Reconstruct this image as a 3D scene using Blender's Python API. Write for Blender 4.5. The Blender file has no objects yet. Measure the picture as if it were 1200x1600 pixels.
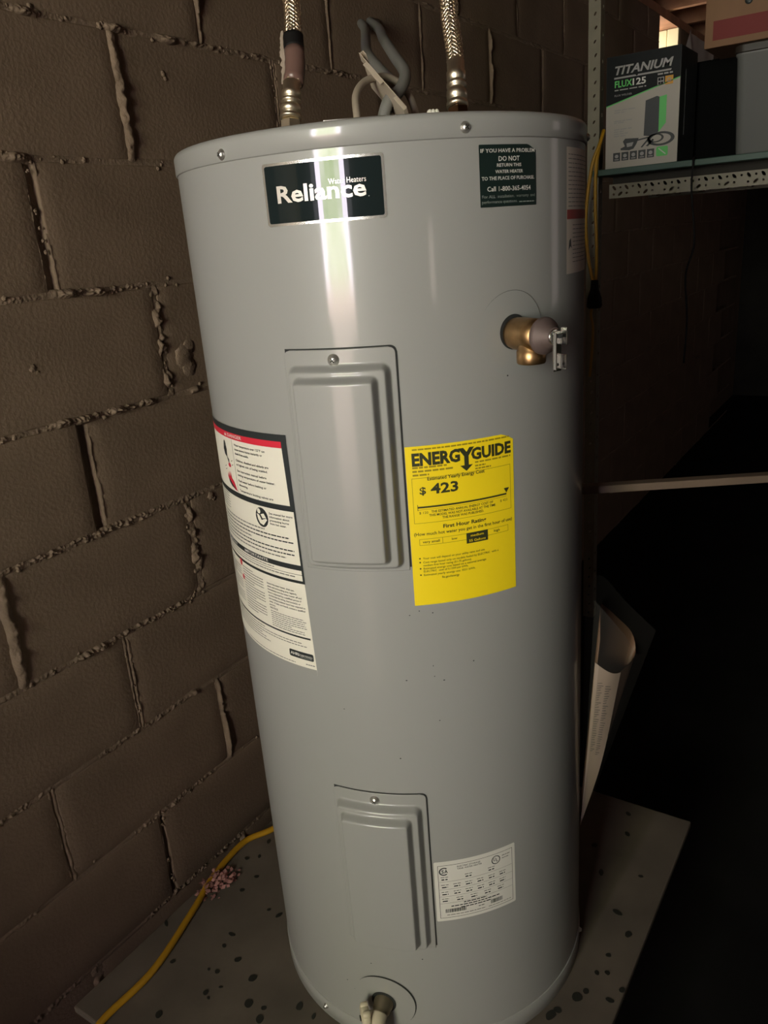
import bpy, bmesh, math, random
from mathutils import Vector, Matrix, noise
random.seed(7)
C = bpy.context.scene.collection
S = bpy.context.scene
R2D = math.pi / 180

# ------------------------------------------------------------------ camera
cam_d = bpy.data.cameras.new('camera')
cam_d.sensor_fit = 'VERTICAL'; cam_d.sensor_height = 24; cam_d.lens = 1236.03 / 1600 * 24
cam_d.clip_start = .02
cam = bpy.data.objects.new('camera', cam_d); C.objects.link(cam)
_f = Vector((0.7792, 0.5352, -0.3263)).normalized()
_r = Vector((0.5434, -0.8362, -0.0737)); _r = (_r - _f * _r.dot(_f)).normalized()
_u = _r.cross(_f)
cam.matrix_world = Matrix(((_r.x, _u.x, -_f.x, -0.94677), (_r.y, _u.y, -_f.y, -0.61297), (_r.z, _u.z, -_f.z, 1.16865), (0, 0, 0, 1)))
S.camera = cam
# ------------------------------------------------------------------ world, exposure
w = bpy.data.worlds.new('world'); S.world = w; w.use_nodes = True
w.node_tree.nodes['Background'].inputs[0].default_value = (.9, .85, .8, 1)
w.node_tree.nodes['Background'].inputs[1].default_value = .0
S.view_settings.view_transform = 'Standard'; S.view_settings.look = 'None'
S.view_settings.exposure = 0; S.view_settings.gamma = 1; S.view_settings.use_curve_mapping = False
S.cycles.use_denoising = True
S.cycles.max_bounces = 8
S.cycles.sample_clamp_indirect = 4

WIN_L = 33.0      # radiance of the bright window behind the camera
WIN2_L = 6.0      # small vent window at the far end of the block wall
WIN3_L = 6.0
WIN4_L = 1.1

# ------------------------------------------------------------------ materials
MATS = {}
def mat(name, col, rough=.6, metal=0, spec=.5, bump=None, var=None, coat=0, emis=None, vscale=6):
    if name in MATS: return MATS[name]
    m = bpy.data.materials.new(name); m.use_nodes = True
    nt = m.node_tree; b = nt.nodes['Principled BSDF']
    b.inputs['Base Color'].default_value = (*col, 1)
    b.inputs['Roughness'].default_value = rough; b.inputs['Metallic'].default_value = metal
    b.inputs['Specular IOR Level'].default_value = spec
    if coat: b.inputs['Coat Weight'].default_value = coat; b.inputs['Coat Roughness'].default_value = .085
    tc = nt.nodes.new('ShaderNodeTexCoord')
    if var:
        n = nt.nodes.new('ShaderNodeTexNoise'); n.inputs['Scale'].default_value = vscale; n.inputs['Detail'].default_value = 8
        nt.links.new(tc.outputs['Object'], n.inputs['Vector'])
        r = nt.nodes.new('ShaderNodeValToRGB')
        r.color_ramp.elements[0].position = .3; r.color_ramp.elements[1].position = .7
        r.color_ramp.elements[0].color = (*[c * (1 - var) for c in col], 1)
        r.color_ramp.elements[1].color = (*[min(1, c * (1 + var)) for c in col], 1)
        nt.links.new(n.outputs['Fac'], r.inputs['Fac']); nt.links.new(r.outputs['Color'], b.inputs['Base Color'])
    if bump:
        sc, st, dist = bump
        n2 = nt.nodes.new('ShaderNodeTexNoise'); n2.inputs['Scale'].default_value = sc; n2.inputs['Detail'].default_value = 6
        nt.links.new(tc.outputs['Object'], n2.inputs['Vector'])
        bp = nt.nodes.new('ShaderNodeBump'); bp.inputs['Strength'].default_value = st; bp.inputs['Distance'].default_value = dist
        nt.links.new(n2.outputs['Fac'], bp.inputs['Height']); nt.links.new(bp.outputs['Normal'], b.inputs['Normal'])
    MATS[name] = m
    return m

BLOCK = mat('painted_block', (.188, .130, .090), .75, bump=(150, .55, .0022), var=.13, vscale=7, spec=.2)
MORTAR = mat('painted_mortar', (.196, .137, .096), .8, bump=(260, .6, .002), var=.18, vscale=25, spec=.25)
PAINT = mat('grey_tank_enamel', (.288, .285, .275), .42, bump=(420, .03, .0004), spec=.35, coat=.45)
PLASTICGREY = mat('grey_collar_plastic', (.27, .272, .264), .5)
GAP = mat('dark_gap', (.012, .013, .013), .8)
STEEL = mat('bright_screw_steel', (.80, .79, .76), .38, 1)
CHROME = mat('chrome_ferrule', (.95, .84, .66), .36, 1)
BRASS = mat('aged_brass', (.44, .27, .13), .36, 1, bump=(150, .15, .001), var=.25, vscale=60)
BRONZE = mat('dark_bronze_nut', (.16, .085, .045), .35, 1)
COPPER = mat('copper_pink', (.62, .40, .33), .3, 1)
BONNET = mat('dull_bronze_bonnet', (.12, .085, .08), .6, .4, bump=(200, .2, .001))
SILVER = mat('silver_foil', (.62, .60, .57), .22, .8)
PLATEINK = mat('dark_green_foil', (.012, .018, .019), .08, 0, spec=.3)
LETTERSILVER = mat('silver_lettering', (.72, .66, .62), .3, .25)
GREENLAB = mat('dark_green_label', (.010, .020, .018), .35)
WHITEINK = mat('white_ink', (.62, .60, .56), .5)
DIMINK = mat('dim_white_ink', (.22, .25, .23), .5)
PAPER = mat('white_label_paper', (.74, .70, .61), .45)
PAPERDIM = mat('cream_label_paper', (.62, .54, .47), .5)
RATING = mat('rating_label_paper', (.62, .60, .55), .5)
REDINK = mat('red_ink', (.62, .025, .05), .4)
BLACKINK = mat('black_ink', (.022, .026, .028), .45)
GREYINK = mat('grey_ink', (.16, .155, .145), .55)
REDBAND = mat('dull_red_ink', (.30, .035, .03), .5)
YELLOW = mat('yellow_label', (.88, .66, .012), .42)
YINK = mat('dark_ink_on_yellow', (.03, .033, .012), .5)
YINK2 = mat('brown_ink_on_yellow', (.30, .22, .01), .5)
BOARD = mat('weathered_board', (.108, .086, .067), .7, var=.22, bump=(60, .4, .001), vscale=9)
SPOT = mat('dark_paint_spot', (.016, .016, .012), .6)
DARKWOOD = mat('dark_wood', (.02, .015, .011), .8)
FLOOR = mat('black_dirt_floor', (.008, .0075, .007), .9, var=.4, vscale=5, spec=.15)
CORDY = mat('yellow_cord_jacket', (.42, .215, .008), .45)
BLACKRUB = mat('black_rubber', (.008, .007, .007), .6, spec=.15)
INSUL = mat('pink_insulation', (.36, .17, .15), .95, var=.25, vscale=80)
CABLEG = mat('grey_cable_jacket', (.165, .158, .145), .55)
LOOPG = mat('pale_cable_jacket', (.30, .245, .19), .5)
BEIGE = mat('beige_metal_plate', (.46, .38, .30), .4, .1)
BRAIDM = mat('braid_steel', (.86, .72, .54), .30, 1)
RUBBERD = mat('dark_hose_core', (.06, .05, .042), .6)
SLEEVE = mat('brown_tape_sleeve', (.15, .085, .07), .3)
TORN = mat('torn_foil_paper', (.40, .32, .26), .45, .2, bump=(300, .5, .002))
HANDLE = mat('beige_plastic_handle', (.55, .48, .36), .4)
SHELFMETAL = mat('beige_shelf_steel', (.21, .18, .13), .5, .0, var=.1, vscale=20)
SHELFGREEN = mat('dark_green_shelf_board', (.035, .075, .06), .5)
BOXBLACK = mat('black_carton_print', (.010, .011, .012), .4, spec=.15)
BOXWHITE = mat('white_carton_print', (.42, .37, .32), .5)
BOXSIDE = mat('dark_carton_side', (.03, .032, .032), .5, var=.3, vscale=30)
BOXGREEN = mat('green_carton_print', (.12, .55, .13), .5)
BOXGREY = mat('grey_carton_print', (.33, .31, .30), .5)
BOXORANGE = mat('orange_carton_print', (.62, .30, .03), .5)
BOXDARK = mat('charcoal_carton_print', (.035, .036, .04), .5)
TAN = mat('tan_carton', (.22, .115, .06), .75, var=.12)
SHADECARTON = mat('shade_black_carton', (.004, .004, .004), .8, spec=.05)  # near-black in place of the shade between carton and bin
REDPRINT = mat('red_carton_print', (.17, .018, .016), .7)
BINGREY = mat('grey_bin_plastic', (.15, .148, .142), .4)
BINLID = mat('shadow_dark_bin_lid', (.035, .026, .02), .5)  # lid colour carries the shadow under the tan carton
JOIST = mat('reddish_joist_wood', (.34, .16, .09), .8, var=.25, vscale=12, bump=(80, .3, .002))
CREAM = mat('cream_painted_wood', (.78, .70, .46), .5, var=.06)
MANUAL = mat('manual_white_page', (.55, .43, .35), .6)
MANUALIN = mat('manual_brown_page', (.17, .095, .055), .55)
PALEWOOD = mat('pale_lath_wood', (.12, .082, .058), .6, var=.12, vscale=14)
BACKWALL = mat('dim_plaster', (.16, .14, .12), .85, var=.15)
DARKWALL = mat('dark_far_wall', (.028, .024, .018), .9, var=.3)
SUBFLOOR = mat('dark_subfloor', (.10, .065, .04), .9, var=.2)

def clear_plastic(name, tint, fac):
    m = bpy.data.materials.new(name); m.use_nodes = True; nt = m.node_tree
    nt.nodes.clear()
    o = nt.nodes.new('ShaderNodeOutputMaterial'); mx = nt.nodes.new('ShaderNodeMixShader')
    t = nt.nodes.new('ShaderNodeBsdfTransparent'); p = nt.nodes.new('ShaderNodeBsdfPrincipled')
    t.inputs[0].default_value = (.93, .92, .9, 1)
    p.inputs['Base Color'].default_value = (*tint, 1); p.inputs['Roughness'].default_value = .22
    mx.inputs[0].default_value = fac
    nt.links.new(t.outputs[0], mx.inputs[1]); nt.links.new(p.outputs[0], mx.inputs[2]); nt.links.new(mx.outputs[0], o.inputs[0])
    return m
POUCH = clear_plastic('clear_pouch_plastic', (.16, .15, .14), .10)
SHEET = clear_plastic('milky_sheet_plastic', (.75, .68, .66), .8)

def daylight(name, col, strength, foliage=False):
    m = bpy.data.materials.new(name); m.use_nodes = True; nt = m.node_tree; nt.nodes.clear()
    o = nt.nodes.new('ShaderNodeOutputMaterial'); e = nt.nodes.new('ShaderNodeEmission')
    e.inputs[0].default_value = (*col, 1); e.inputs[1].default_value = strength
    nt.links.new(e.outputs[0], o.inputs[0])
    if foliage:   # garden seen through the window: bright sky broken by sunlit leaves, pinkish paving low down
        tc = nt.nodes.new('ShaderNodeTexCoord')
        n = nt.nodes.new('ShaderNodeTexNoise'); n.inputs['Scale'].default_value = 9; n.inputs['Detail'].default_value = 7
        n.inputs['Roughness'].default_value = .7
        nt.links.new(tc.outputs['Object'], n.inputs['Vector'])
        r = nt.nodes.new('ShaderNodeValToRGB')
        el = r.color_ramp.elements
        el[0].position = .40; el[0].color = (.34, .50, .16, 1)
        el[1].position = .64; el[1].color = (1.15, 1.10, 1.0, 1)
        a = el.new(.51); a.color = (.74, .82, .54, 1)
        nt.links.new(n.outputs['Fac'], r.inputs['Fac'])
        sx = nt.nodes.new('ShaderNodeSeparateXYZ'); nt.links.new(tc.outputs['Object'], sx.inputs[0])
        # open white sky either side of the foliage, with a ragged leaf edge
        ab = nt.nodes.new('ShaderNodeMath'); ab.operation = 'ADD'; ab.inputs[1].default_value = .47; nt.links.new(sx.outputs['Y'], ab.inputs[0])
        aa = nt.nodes.new('ShaderNodeMath'); aa.operation = 'ABSOLUTE'; nt.links.new(ab.outputs[0], aa.inputs[0])
        nn = nt.nodes.new('ShaderNodeMath'); nn.operation = 'MULTIPLY_ADD'; nn.inputs[1].default_value = .35; nt.links.new(n.outputs['Fac'], nn.inputs[0]); nt.links.new(aa.outputs[0], nn.inputs[2])
        er = nt.nodes.new('ShaderNodeMapRange'); er.inputs['From Min'].default_value = .46; er.inputs['From Max'].default_value = .52; nt.links.new(nn.outputs[0], er.inputs['Value'])
        me_ = nt.nodes.new('ShaderNodeMix'); me_.data_type = 'RGBA'; nt.links.new(er.outputs[0], me_.inputs['Factor'])
        nt.links.new(r.outputs['Color'], me_.inputs[6]); me_.inputs[7].default_value = (1.42, 1.28, 1.50, 1)
        mr = nt.nodes.new('ShaderNodeMapRange'); mr.inputs['From Min'].default_value = .14; mr.inputs['From Max'].default_value = .30
        nt.links.new(sx.outputs['Z'], mr.inputs['Value'])
        mx = nt.nodes.new('ShaderNodeMix'); mx.data_type = 'RGBA'
        nt.links.new(mr.outputs[0], mx.inputs['Factor'])
        mx.inputs[6].default_value = (.70, .48, .42, 1)
        nt.links.new(me_.outputs[2], mx.inputs[7])
        # the paving outside fades towards the threshold
        m2 = nt.nodes.new('ShaderNodeMapRange'); m2.inputs['From Min'].default_value = .02; m2.inputs['From Max'].default_value = .14; nt.links.new(sx.outputs['Z'], m2.inputs['Value'])
        m3 = nt.nodes.new('ShaderNodeMapRange'); m3.inputs['From Min'].default_value = -1.04; m3.inputs['From Max'].default_value = .02
        m3.inputs['To Min'].default_value = .05; m3.inputs['To Max'].default_value = .30; nt.links.new(sx.outputs['Z'], m3.inputs['Value'])
        pv = nt.nodes.new('ShaderNodeMix'); pv.data_type = 'RGBA'; nt.links.new(m3.outputs[0], pv.inputs['Factor'])
        pv.inputs[6].default_value = (0, 0, 0, 1); pv.inputs[7].default_value = (1, .74, .68, 1)
        fin = nt.nodes.new('ShaderNodeMix'); fin.data_type = 'RGBA'; nt.links.new(m2.outputs[0], fin.inputs['Factor'])
        nt.links.new(pv.outputs[2], fin.inputs[6]); nt.links.new(mx.outputs[2], fin.inputs[7])
        nt.links.new(fin.outputs[2], e.inputs[0])
    return m

# ------------------------------------------------------------------ helpers
class MB:
    """collects vertices, faces and materials for one mesh object"""
    def __init__(s): s.v = []; s.f = []; s.m = []; s.mats = []; s.sm = []
    def mi(s, m):
        if m not in s.mats: s.mats.append(m)
        return s.mats.index(m)
    def add(s, vs, fs, m, smooth=False):
        b = len(s.v); s.v += [tuple(v) for v in vs]; k = s.mi(m)
        for f in fs: s.f.append([b + i for i in f]); s.m.append(k); s.sm.append(smooth)
    def box(s, lo, hi, m, M=None):
        x0, y0, z0 = lo; x1, y1, z1 = hi
        vs = [Vector(p) for p in ((x0,y0,z0),(x1,y0,z0),(x1,y1,z0),(x0,y1,z0),(x0,y0,z1),(x1,y0,z1),(x1,y1,z1),(x0,y1,z1))]
        if M: vs = [M @ v for v in vs]
        s.add(vs, [(0,3,2,1),(4,5,6,7),(0,1,5,4),(1,2,6,5),(2,3,7,6),(3,0,4,7)], m)
    def grid(s, fn, nu, nv, m, smooth=True, flip=False):
        vs = [fn(i / nu, j / nv) for j in range(nv + 1) for i in range(nu + 1)]
        fs = []
        for j in range(nv):
            for i in range(nu):
                a = j * (nu + 1) + i; q = (a, a + 1, a + nu + 2, a + nu + 1)
                fs.append(q[::-1] if flip else q)
        s.add(vs, fs, m, smooth)
    def lathe(s, prof, m, M=None, n=24, smooth=True, cap=True):
        """prof: [(r, z)...] around local z"""
        vs = []
        for (r, z) in prof:
            for i in range(n):
                a = 2 * math.pi * i / n; vs.append(Vector((r * math.cos(a), r * math.sin(a), z)))
        if M: vs = [M @ v for v in vs]
        fs = []
        for k in range(len(prof) - 1):
            for i in range(n):
                j = (i + 1) % n; fs.append((k * n + i, k * n + j, (k + 1) * n + j, (k + 1) * n + i))
        s.add(vs, fs, m, smooth)
        if cap:     # end discs have vertices of their own, so the wall keeps clean normals
            k = len(prof) - 1
            s.add([Vector(v) for v in vs[:n]], [tuple(range(n))[::-1]], m); s.add([Vector(v) for v in vs[k * n:]], [tuple(range(n))], m)
    def tube(s, pts, r, m, n=10, cap=True):
        pts = [Vector(p) for p in pts]; rs = r if isinstance(r, (list, tuple)) else [r] * len(pts)
        up = None; rings = []
        for i, p in enumerate(pts):
            t = (pts[min(i + 1, len(pts) - 1)] - pts[max(i - 1, 0)]).normalized()
            if up is None:
                up = Vector((0, 0, 1)) if abs(t.z) < .9 else Vector((1, 0, 0))
            a = (up - t * up.dot(t)).normalized(); up = a; b = t.cross(a)
            rings.append([p + a * rs[i] * math.cos(2 * math.pi * k / n) + b * rs[i] * math.sin(2 * math.pi * k / n) for k in range(n)])
        vs = [v for g in rings for v in g]; fs = []
        for i in range(len(pts) - 1):
            for k in range(n):
                j = (k + 1) % n; fs.append((i * n + k, i * n + j, (i + 1) * n + j, (i + 1) * n + k))
        if cap: fs += [tuple(range(n))[::-1], tuple((len(pts) - 1) * n + k for k in range(n))]
        s.add(vs, fs, m, True)
    def build(s, name, parent=None, kind=None):
        me = bpy.data.meshes.new(name); me.from_pydata(s.v, [], s.f)
        for m in s.mats: me.materials.append(m)
        me.polygons.foreach_set('material_index', s.m); me.polygons.foreach_set('use_smooth', s.sm)
        me.update()
        o = bpy.data.objects.new(name, me); C.objects.link(o)
        if parent: o.parent = parent
        if kind: o['kind'] = kind
        return o

def tag(o, label=None, cat=None, group=None, kind=None):
    if label: o['label'] = label
    if cat: o['category'] = cat
    if group: o['group'] = group
    if kind: o['kind'] = kind
    return o
def thing(name, label, cat, loc=(0, 0, 0), group=None):
    o = bpy.data.objects.new(name, None); C.objects.link(o); o.empty_display_size = .05
    o.location = loc
    return tag(o, label, cat, group)
def bevel(o, w, seg=2):
    md = o.modifiers.new('bevel', 'BEVEL'); md.width = w; md.segments = seg; md.limit_method = 'ANGLE'; md.angle_limit = .6
    return o
def spline(pts, n=8):
    """Catmull-Rom through pts"""
    P = [Vector(p) for p in pts]; P = [P[0] * 2 - P[1]] + P + [P[-1] * 2 - P[-2]]; out = []
    for i in range(1, len(P) - 2):
        for k in range(n):
            t = k / n; a, b, c, d = P[i - 1], P[i], P[i + 1], P[i + 2]
            out.append(.5 * ((2 * b) + (c - a) * t + (2 * a - 5 * b + 4 * c - d) * t * t + (3 * b - a - 3 * c + d) * t ** 3))
    out.append(P[-2]); return out
def frame_to(p, d, up=(0, 0, 1)):
    """matrix whose local z runs along d from p"""
    z = Vector(d).normalized(); u = Vector(up)
    x = u.cross(z)
    x = x.normalized() if x.length > 1e-4 else Vector((1, 0, 0))
    y = z.cross(x)
    return Matrix(((x.x, y.x, z.x, p[0]), (x.y, y.y, z.y, p[1]), (x.z, y.z, z.z, p[2]), (0, 0, 0, 1)))

# text turned into triangles: x scaled to 0..1 over the whole string, y in cap heights
_tc = {}
def glyphs(txt, bold=0.0, shear=0.0):
    key = (txt, bold, shear)
    if key in _tc: return _tc[key]
    def raw(t):
        cu = bpy.data.curves.new('t', 'FONT'); cu.body = t; cu.offset = bold; cu.shear = shear; cu.resolution_u = 2
        ob = bpy.data.objects.new('t', cu); C.objects.link(ob)
        me = ob.to_mesh()
        vs = [(v.co.x, v.co.y) for v in me.vertices]; fs = [tuple(p.vertices) for p in me.polygons]
        ob.to_mesh_clear(); bpy.data.objects.remove(ob); bpy.data.curves.remove(cu)
        return vs, fs
    if ('H', bold) not in _tc:
        hv, _ = raw('H'); _tc[('H', bold)] = (min(y for x, y in hv), max(y for x, y in hv))
    h0, h1 = _tc[('H', bold)]
    vs, fs = raw(txt)
    x0 = min(x for x, y in vs); x1 = max(x for x, y in vs)
    _tc[key] = ([((x - x0) / (x1 - x0), (y - h0) / (h1 - h0)) for x, y in vs], fs, (x1 - x0) / (h1 - h0))
    return _tc[key]

class Print:
    """flat print (ink) wrapped on a surface by mapper(u, v, lift); u and v in whatever unit the mapper takes"""
    def __init__(s, mapper, step): s.map = mapper; s.step = step; s.mb = MB()
    def text(s, t, u0, u1, v, h, m, lift=1, bold=0.0, shear=0.0, slope=0.0):
        vs, fs, asp = glyphs(t, bold, shear)
        s.mb.add([s.map(u0 + (u1 - u0) * x, v + h * y + slope * x, lift) for x, y in vs], fs, m)
    def rect(s, u0, u1, v0, v1, m, lift=1):
        n = max(1, int(abs(u1 - u0) / s.step))
        s.mb.grid(lambda a, b: s.map(u0 + (u1 - u0) * a, v0 + (v1 - v0) * b, lift), n, 1, m, False)
    def shape(s, us, lo, hi, m, lift=1):
        vs = [s.map(u, lo(u), lift) for u in us] + [s.map(u, hi(u), lift) for u in us]; n = len(us)
        s.mb.add(vs, [(i, i + 1, n + i + 1, n + i) for i in range(n - 1)], m)
    def poly(s, pts, m, lift=1):
        s.mb.add([s.map(u, v, lift) for u, v in pts], [tuple(range(len(pts)))], m)
    def disc(s, u, v, ru, rv, m, lift=1, n=20):
        s.poly([(u + ru * math.cos(2 * math.pi * i / n), v + rv * math.sin(2 * math.pi * i / n)) for i in range(n)], m, lift)
    def ring(s, u, v, ru, rv, tu, tv, m, lift=1, a0=0, a1=360, n=24):
        vs = []
        for i in range(n + 1):
            a = (a0 + (a1 - a0) * i / n) * R2D
            vs += [s.map(u + ru * math.cos(a), v + rv * math.sin(a), lift), s.map(u + (ru - tu) * math.cos(a), v + (rv - tv) * math.sin(a), lift)]
        s.mb.add(vs, [(2 * i, 2 * i + 2, 2 * i + 3, 2 * i + 1) for i in range(n)], m)
    def line(s, u0, v0, u1, v1, tu, tv, m, lift=1):
        s.poly([(u0 - tu / 2, v0 - tv / 2), (u1 - tu / 2, v1 - tv / 2), (u1 + tu / 2, v1 + tv / 2), (u0 + tu / 2, v0 + tv / 2)], m, lift)
    def words(s, u0, u1, v, h, m, lift=1, wl=(.6, 1.6), seed=0, fill=1.0):
        """a line of print too small to read: short strokes the length of words; wl in units of u"""
        rnd = random.Random(seed * 131 + int(v * 1e5)); u = u0; end = u0 + (u1 - u0) * fill
        while u < end:
            L = min(rnd.uniform(*wl), end - u)
            s.rect(u, u + L, v, v + h, m, lift); u += L + wl[0] * .35
    def build(s, name, parent): return s.mb.build(name, parent)

# ------------------------------------------------------------------ the block wall
W = 0.5492; Z0 = 1.5268; X0 = 0.0669; BH = .2032; BW = .4064
FLOOR_Z = -.302
def zl(k): return Z0 - k * BH
WTOP = 2.05
wl = MB()
wl.box((-3.4, W + .075, FLOOR_Z), (3.30, W + .20, WTOP), BLOCK)
wl.box((3.68, W + .075, FLOOR_Z), (6.2, W + .20, WTOP), BLOCK)
wl.box((3.30, W + .075, FLOOR_Z), (3.68, W + .20, 1.73), BLOCK)
wl.box((-3.4, W, FLOOR_Z), (-1.56, W + .075, WTOP), BLOCK)
wall_left = wl.build('wall_left', kind='structure')
tag(wall_left, 'brown-painted concrete block wall with rough squeezed mortar joints')

def block_mesh(seed, w, h):
    nx, nz = 12, 6; m = MB(); e = .004
    xs = [-w / 2, -w / 2 + e * .35, -w / 2 + e] + [-w / 2 + w * i / nx for i in range(1, nx)] + [w / 2 - e, w / 2 - e * .35, w / 2]
    zs = [-h / 2, -h / 2 + e * .35, -h / 2 + e] + [-h / 2 + h * i / nz for i in range(1, nz)] + [h / 2 - e, h / 2 - e * .35, h / 2]
    ix, iz = len(xs), len(zs)
    def dep(x, z):
        d = min(w / 2 - abs(x), h / 2 - abs(z))
        y = .004 if d < 1e-5 else (.0011 if d < e * .5 else 0)
        n = noise.noise(Vector((x * 9 + seed * 7, z * 9, seed))) * .0012 + noise.noise(Vector((x * 40, z * 40, seed * 3))) * .0006
        if d < e * 1.5: y += abs(noise.noise(Vector((x * 60, z * 60, seed + 9)))) * .0018
        return y + n
    vs = [(x, dep(x, z), z) for z in zs for x in xs]
    fs = [(j * ix + i, j * ix + i + 1, (j + 1) * ix + i + 1, (j + 1) * ix + i) for j in range(iz - 1) for i in range(ix - 1)]
    m.add(vs, fs, BLOCK, True)
    # sides back into the wall
    ring = [i for i in range(ix)] + [j * ix + ix - 1 for j in range(1, iz)] + [(iz - 1) * ix + i for i in range(ix - 2, -1, -1)] + [j * ix for j in range(iz - 2, 0, -1)]
    b = [(vs[i][0], .074, vs[i][2]) for i in ring]; n = len(ring); off = len(vs)
    m.v += b
    for k in range(n):
        m.f.append([ring[(k + 1) % n], ring[k], off + k, off + (k + 1) % n]); m.m.append(0); m.sm.append(False)
    o = m.build('concrete_block'); me = o.data; bpy.data.objects.remove(o); return me
JG = .006
full = [block_mesh(i, BW - JG, BH - JG) for i in range(5)]
capm = [block_mesh(10 + i, BW - JG, WTOP - zl(-2) - JG * .7) for i in range(2)]
def put_block(me, x, z):
    o = bpy.data.objects.new('concrete_block', me); C.objects.link(o); o.parent = wall_left
    o.location = (x, W + random.uniform(-.0012, .0012), z)
    o.rotation_euler = (random.uniform(-.004, .004), random.uniform(-.003, .003), random.uniform(-.003, .003))
half_cache = {}
def half(w, h):
    k = (round(w, 3), round(h, 3))
    if k not in half_cache: half_cache[k] = block_mesh(20 + len(half_cache), w, h)
    return half_cache[k]
heads = []
GAPS = {(1, -1): .015, (3, -1): .019, (4, 0): .012, (7, -1): .010, (2, 0): .009}     # raked or half-filled head joints
for r in range(-3, 9):
    top = WTOP if r == -3 else zl(r); bot = zl(r + 1)
    h = top - bot - (JG * .7 if r == -3 else JG); zc = (top + bot) / 2
    j0 = -4 if r % 2 == 0 else -3
    if r < 5: j0 = j0 + 2
    for j in range(j0 - 2, 24, 2):
        xa = X0 + j * BW / 2; xb = xa + BW
        if xa < -1.56: xa = -1.56
        segs = [(xa, xb)]
        if r <= -2:      # the vent window takes the place of a block in the two top courses
            segs = []
            if xa < 3.30: segs.append((xa, min(xb, 3.305)))
            if xb > 3.68: segs.append((max(xa, 3.675), xb))
        for a, b in segs:
            if b - a < .06: continue
            ga, gb = GAPS.get((r, j), JG) / 2, GAPS.get((r, j + 2), JG) / 2
            wd = b - a - ga - gb
            if abs(wd - (BW - JG)) < .002: me = random.choice(capm if r == -3 else full)
            else: me = half(wd, h)
            put_block(me, (a + ga + b - gb) / 2, zc)
            heads.append((r, j, a, bot, top))
# mortar: one uncountable squeezed-out mass
mo = MB()
def fbm(x, y, s): return noise.fractal(Vector((x, y, s)), 1.0, 2.0, 4)
def strip(a, b, half_w, hfun, ds):
    ax, az = a; bx, bz = b; L = math.hypot(bx - ax, bz - az); n = max(2, int(L / ds))
    tx, tz = (bx - ax) / L, (bz - az) / L; nx, nz = -tz, tx
    T = [-1, -.75, -.55, -.38, -.22, -.07, .07, .22, .38, .55, .75, 1]
    wig = random.uniform(0, 50)
    def fn(u, v):
        i = int(round(v * 11)); t = T[i]; s = u * L
        cx = fbm(s * 18, wig, 3) * .0025
        x = ax + tx * s + nx * (t * half_w + cx); z = az + tz * s + nz * (t * half_w + cx)
        return (x, W - hfun(s, t, x, z, L), z)
    mo.grid(fn, n, 11, MORTAR, True)
LUMPS = [(-.10, 1.517, .010), (-.085, 1.51, .013), (.07, 1.525, .012), (.187, 1.52, .012), (-.155, 1.325, .012),
         (-.115, 1.125, .012), (-.06, 1.12, .010), (-.17, .926, .014), (-.13, .92, .012), (-.06, .922, .011),
         (.01, .92, .009), (-.22, .515, .010), (-.19, .515, .009), (.13, .92, .009), (.0, .31, .008)]
def lumpy(x, z):
    h = 0
    for lx, lz, lr in LUMPS:
        d = ((x - lx) ** 2 + (z - lz) ** 2) / (lr * lr * 1.6)
        if d < 4: h += lr * .9 * math.exp(-d)
    return h
def bed(s, t, x, z, L):
    n2 = fbm(x * 95, z * 95, 4.2); n3 = fbm(x * 210, z * 210, 6.6); env = max(0, fbm(x * 5.3, z * 2, 8.1) + .30)
    prof = max(0, 1 - abs(t) ** 2.5)
    return -.0022 * abs(t) ** 2 - .0004 + prof * (max(0, n2 * 1.0 + .9 * n3 + .05) * .0085 * env + .0006 * n3) + lumpy(x, z) * prof * (1 + .5 * n3)
for k in range(-2, 10):
    for i in range(17):
        xa = -1.56 + i * .42; xb = xa + .42
        if k <= -2:
            if xa < 3.3 < xb: xb = 3.3
            elif xa < 3.68 < xb: xa = 3.68
            elif 3.3 <= xa < 3.68: continue
        strip((xa, zl(k)), (xb, zl(k)), .0085, bed, .0017 if xb < .5 else (.0035 if xb < 1.2 else .009))
STY = {(-1, 1): 'flake', (0, 0): 'ridge', (1, -1): 'groove', (2, 0): 'rough', (3, -1): 'deep', (4, 0): 'rough', (4, -2): 'ridge',
       (5, -1): 'thin', (6, 0): 'flake', (6, -2): 'thin', (7, -1): 'dark', (0, 2): 'thin', (-1, 3): 'thinridge', (0, 4): 'thin',
       (-1, 5): 'thinridge', (-1, 7): 'flake', (0, 6): 'thinridge', (0, 8): 'thin'}
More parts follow.
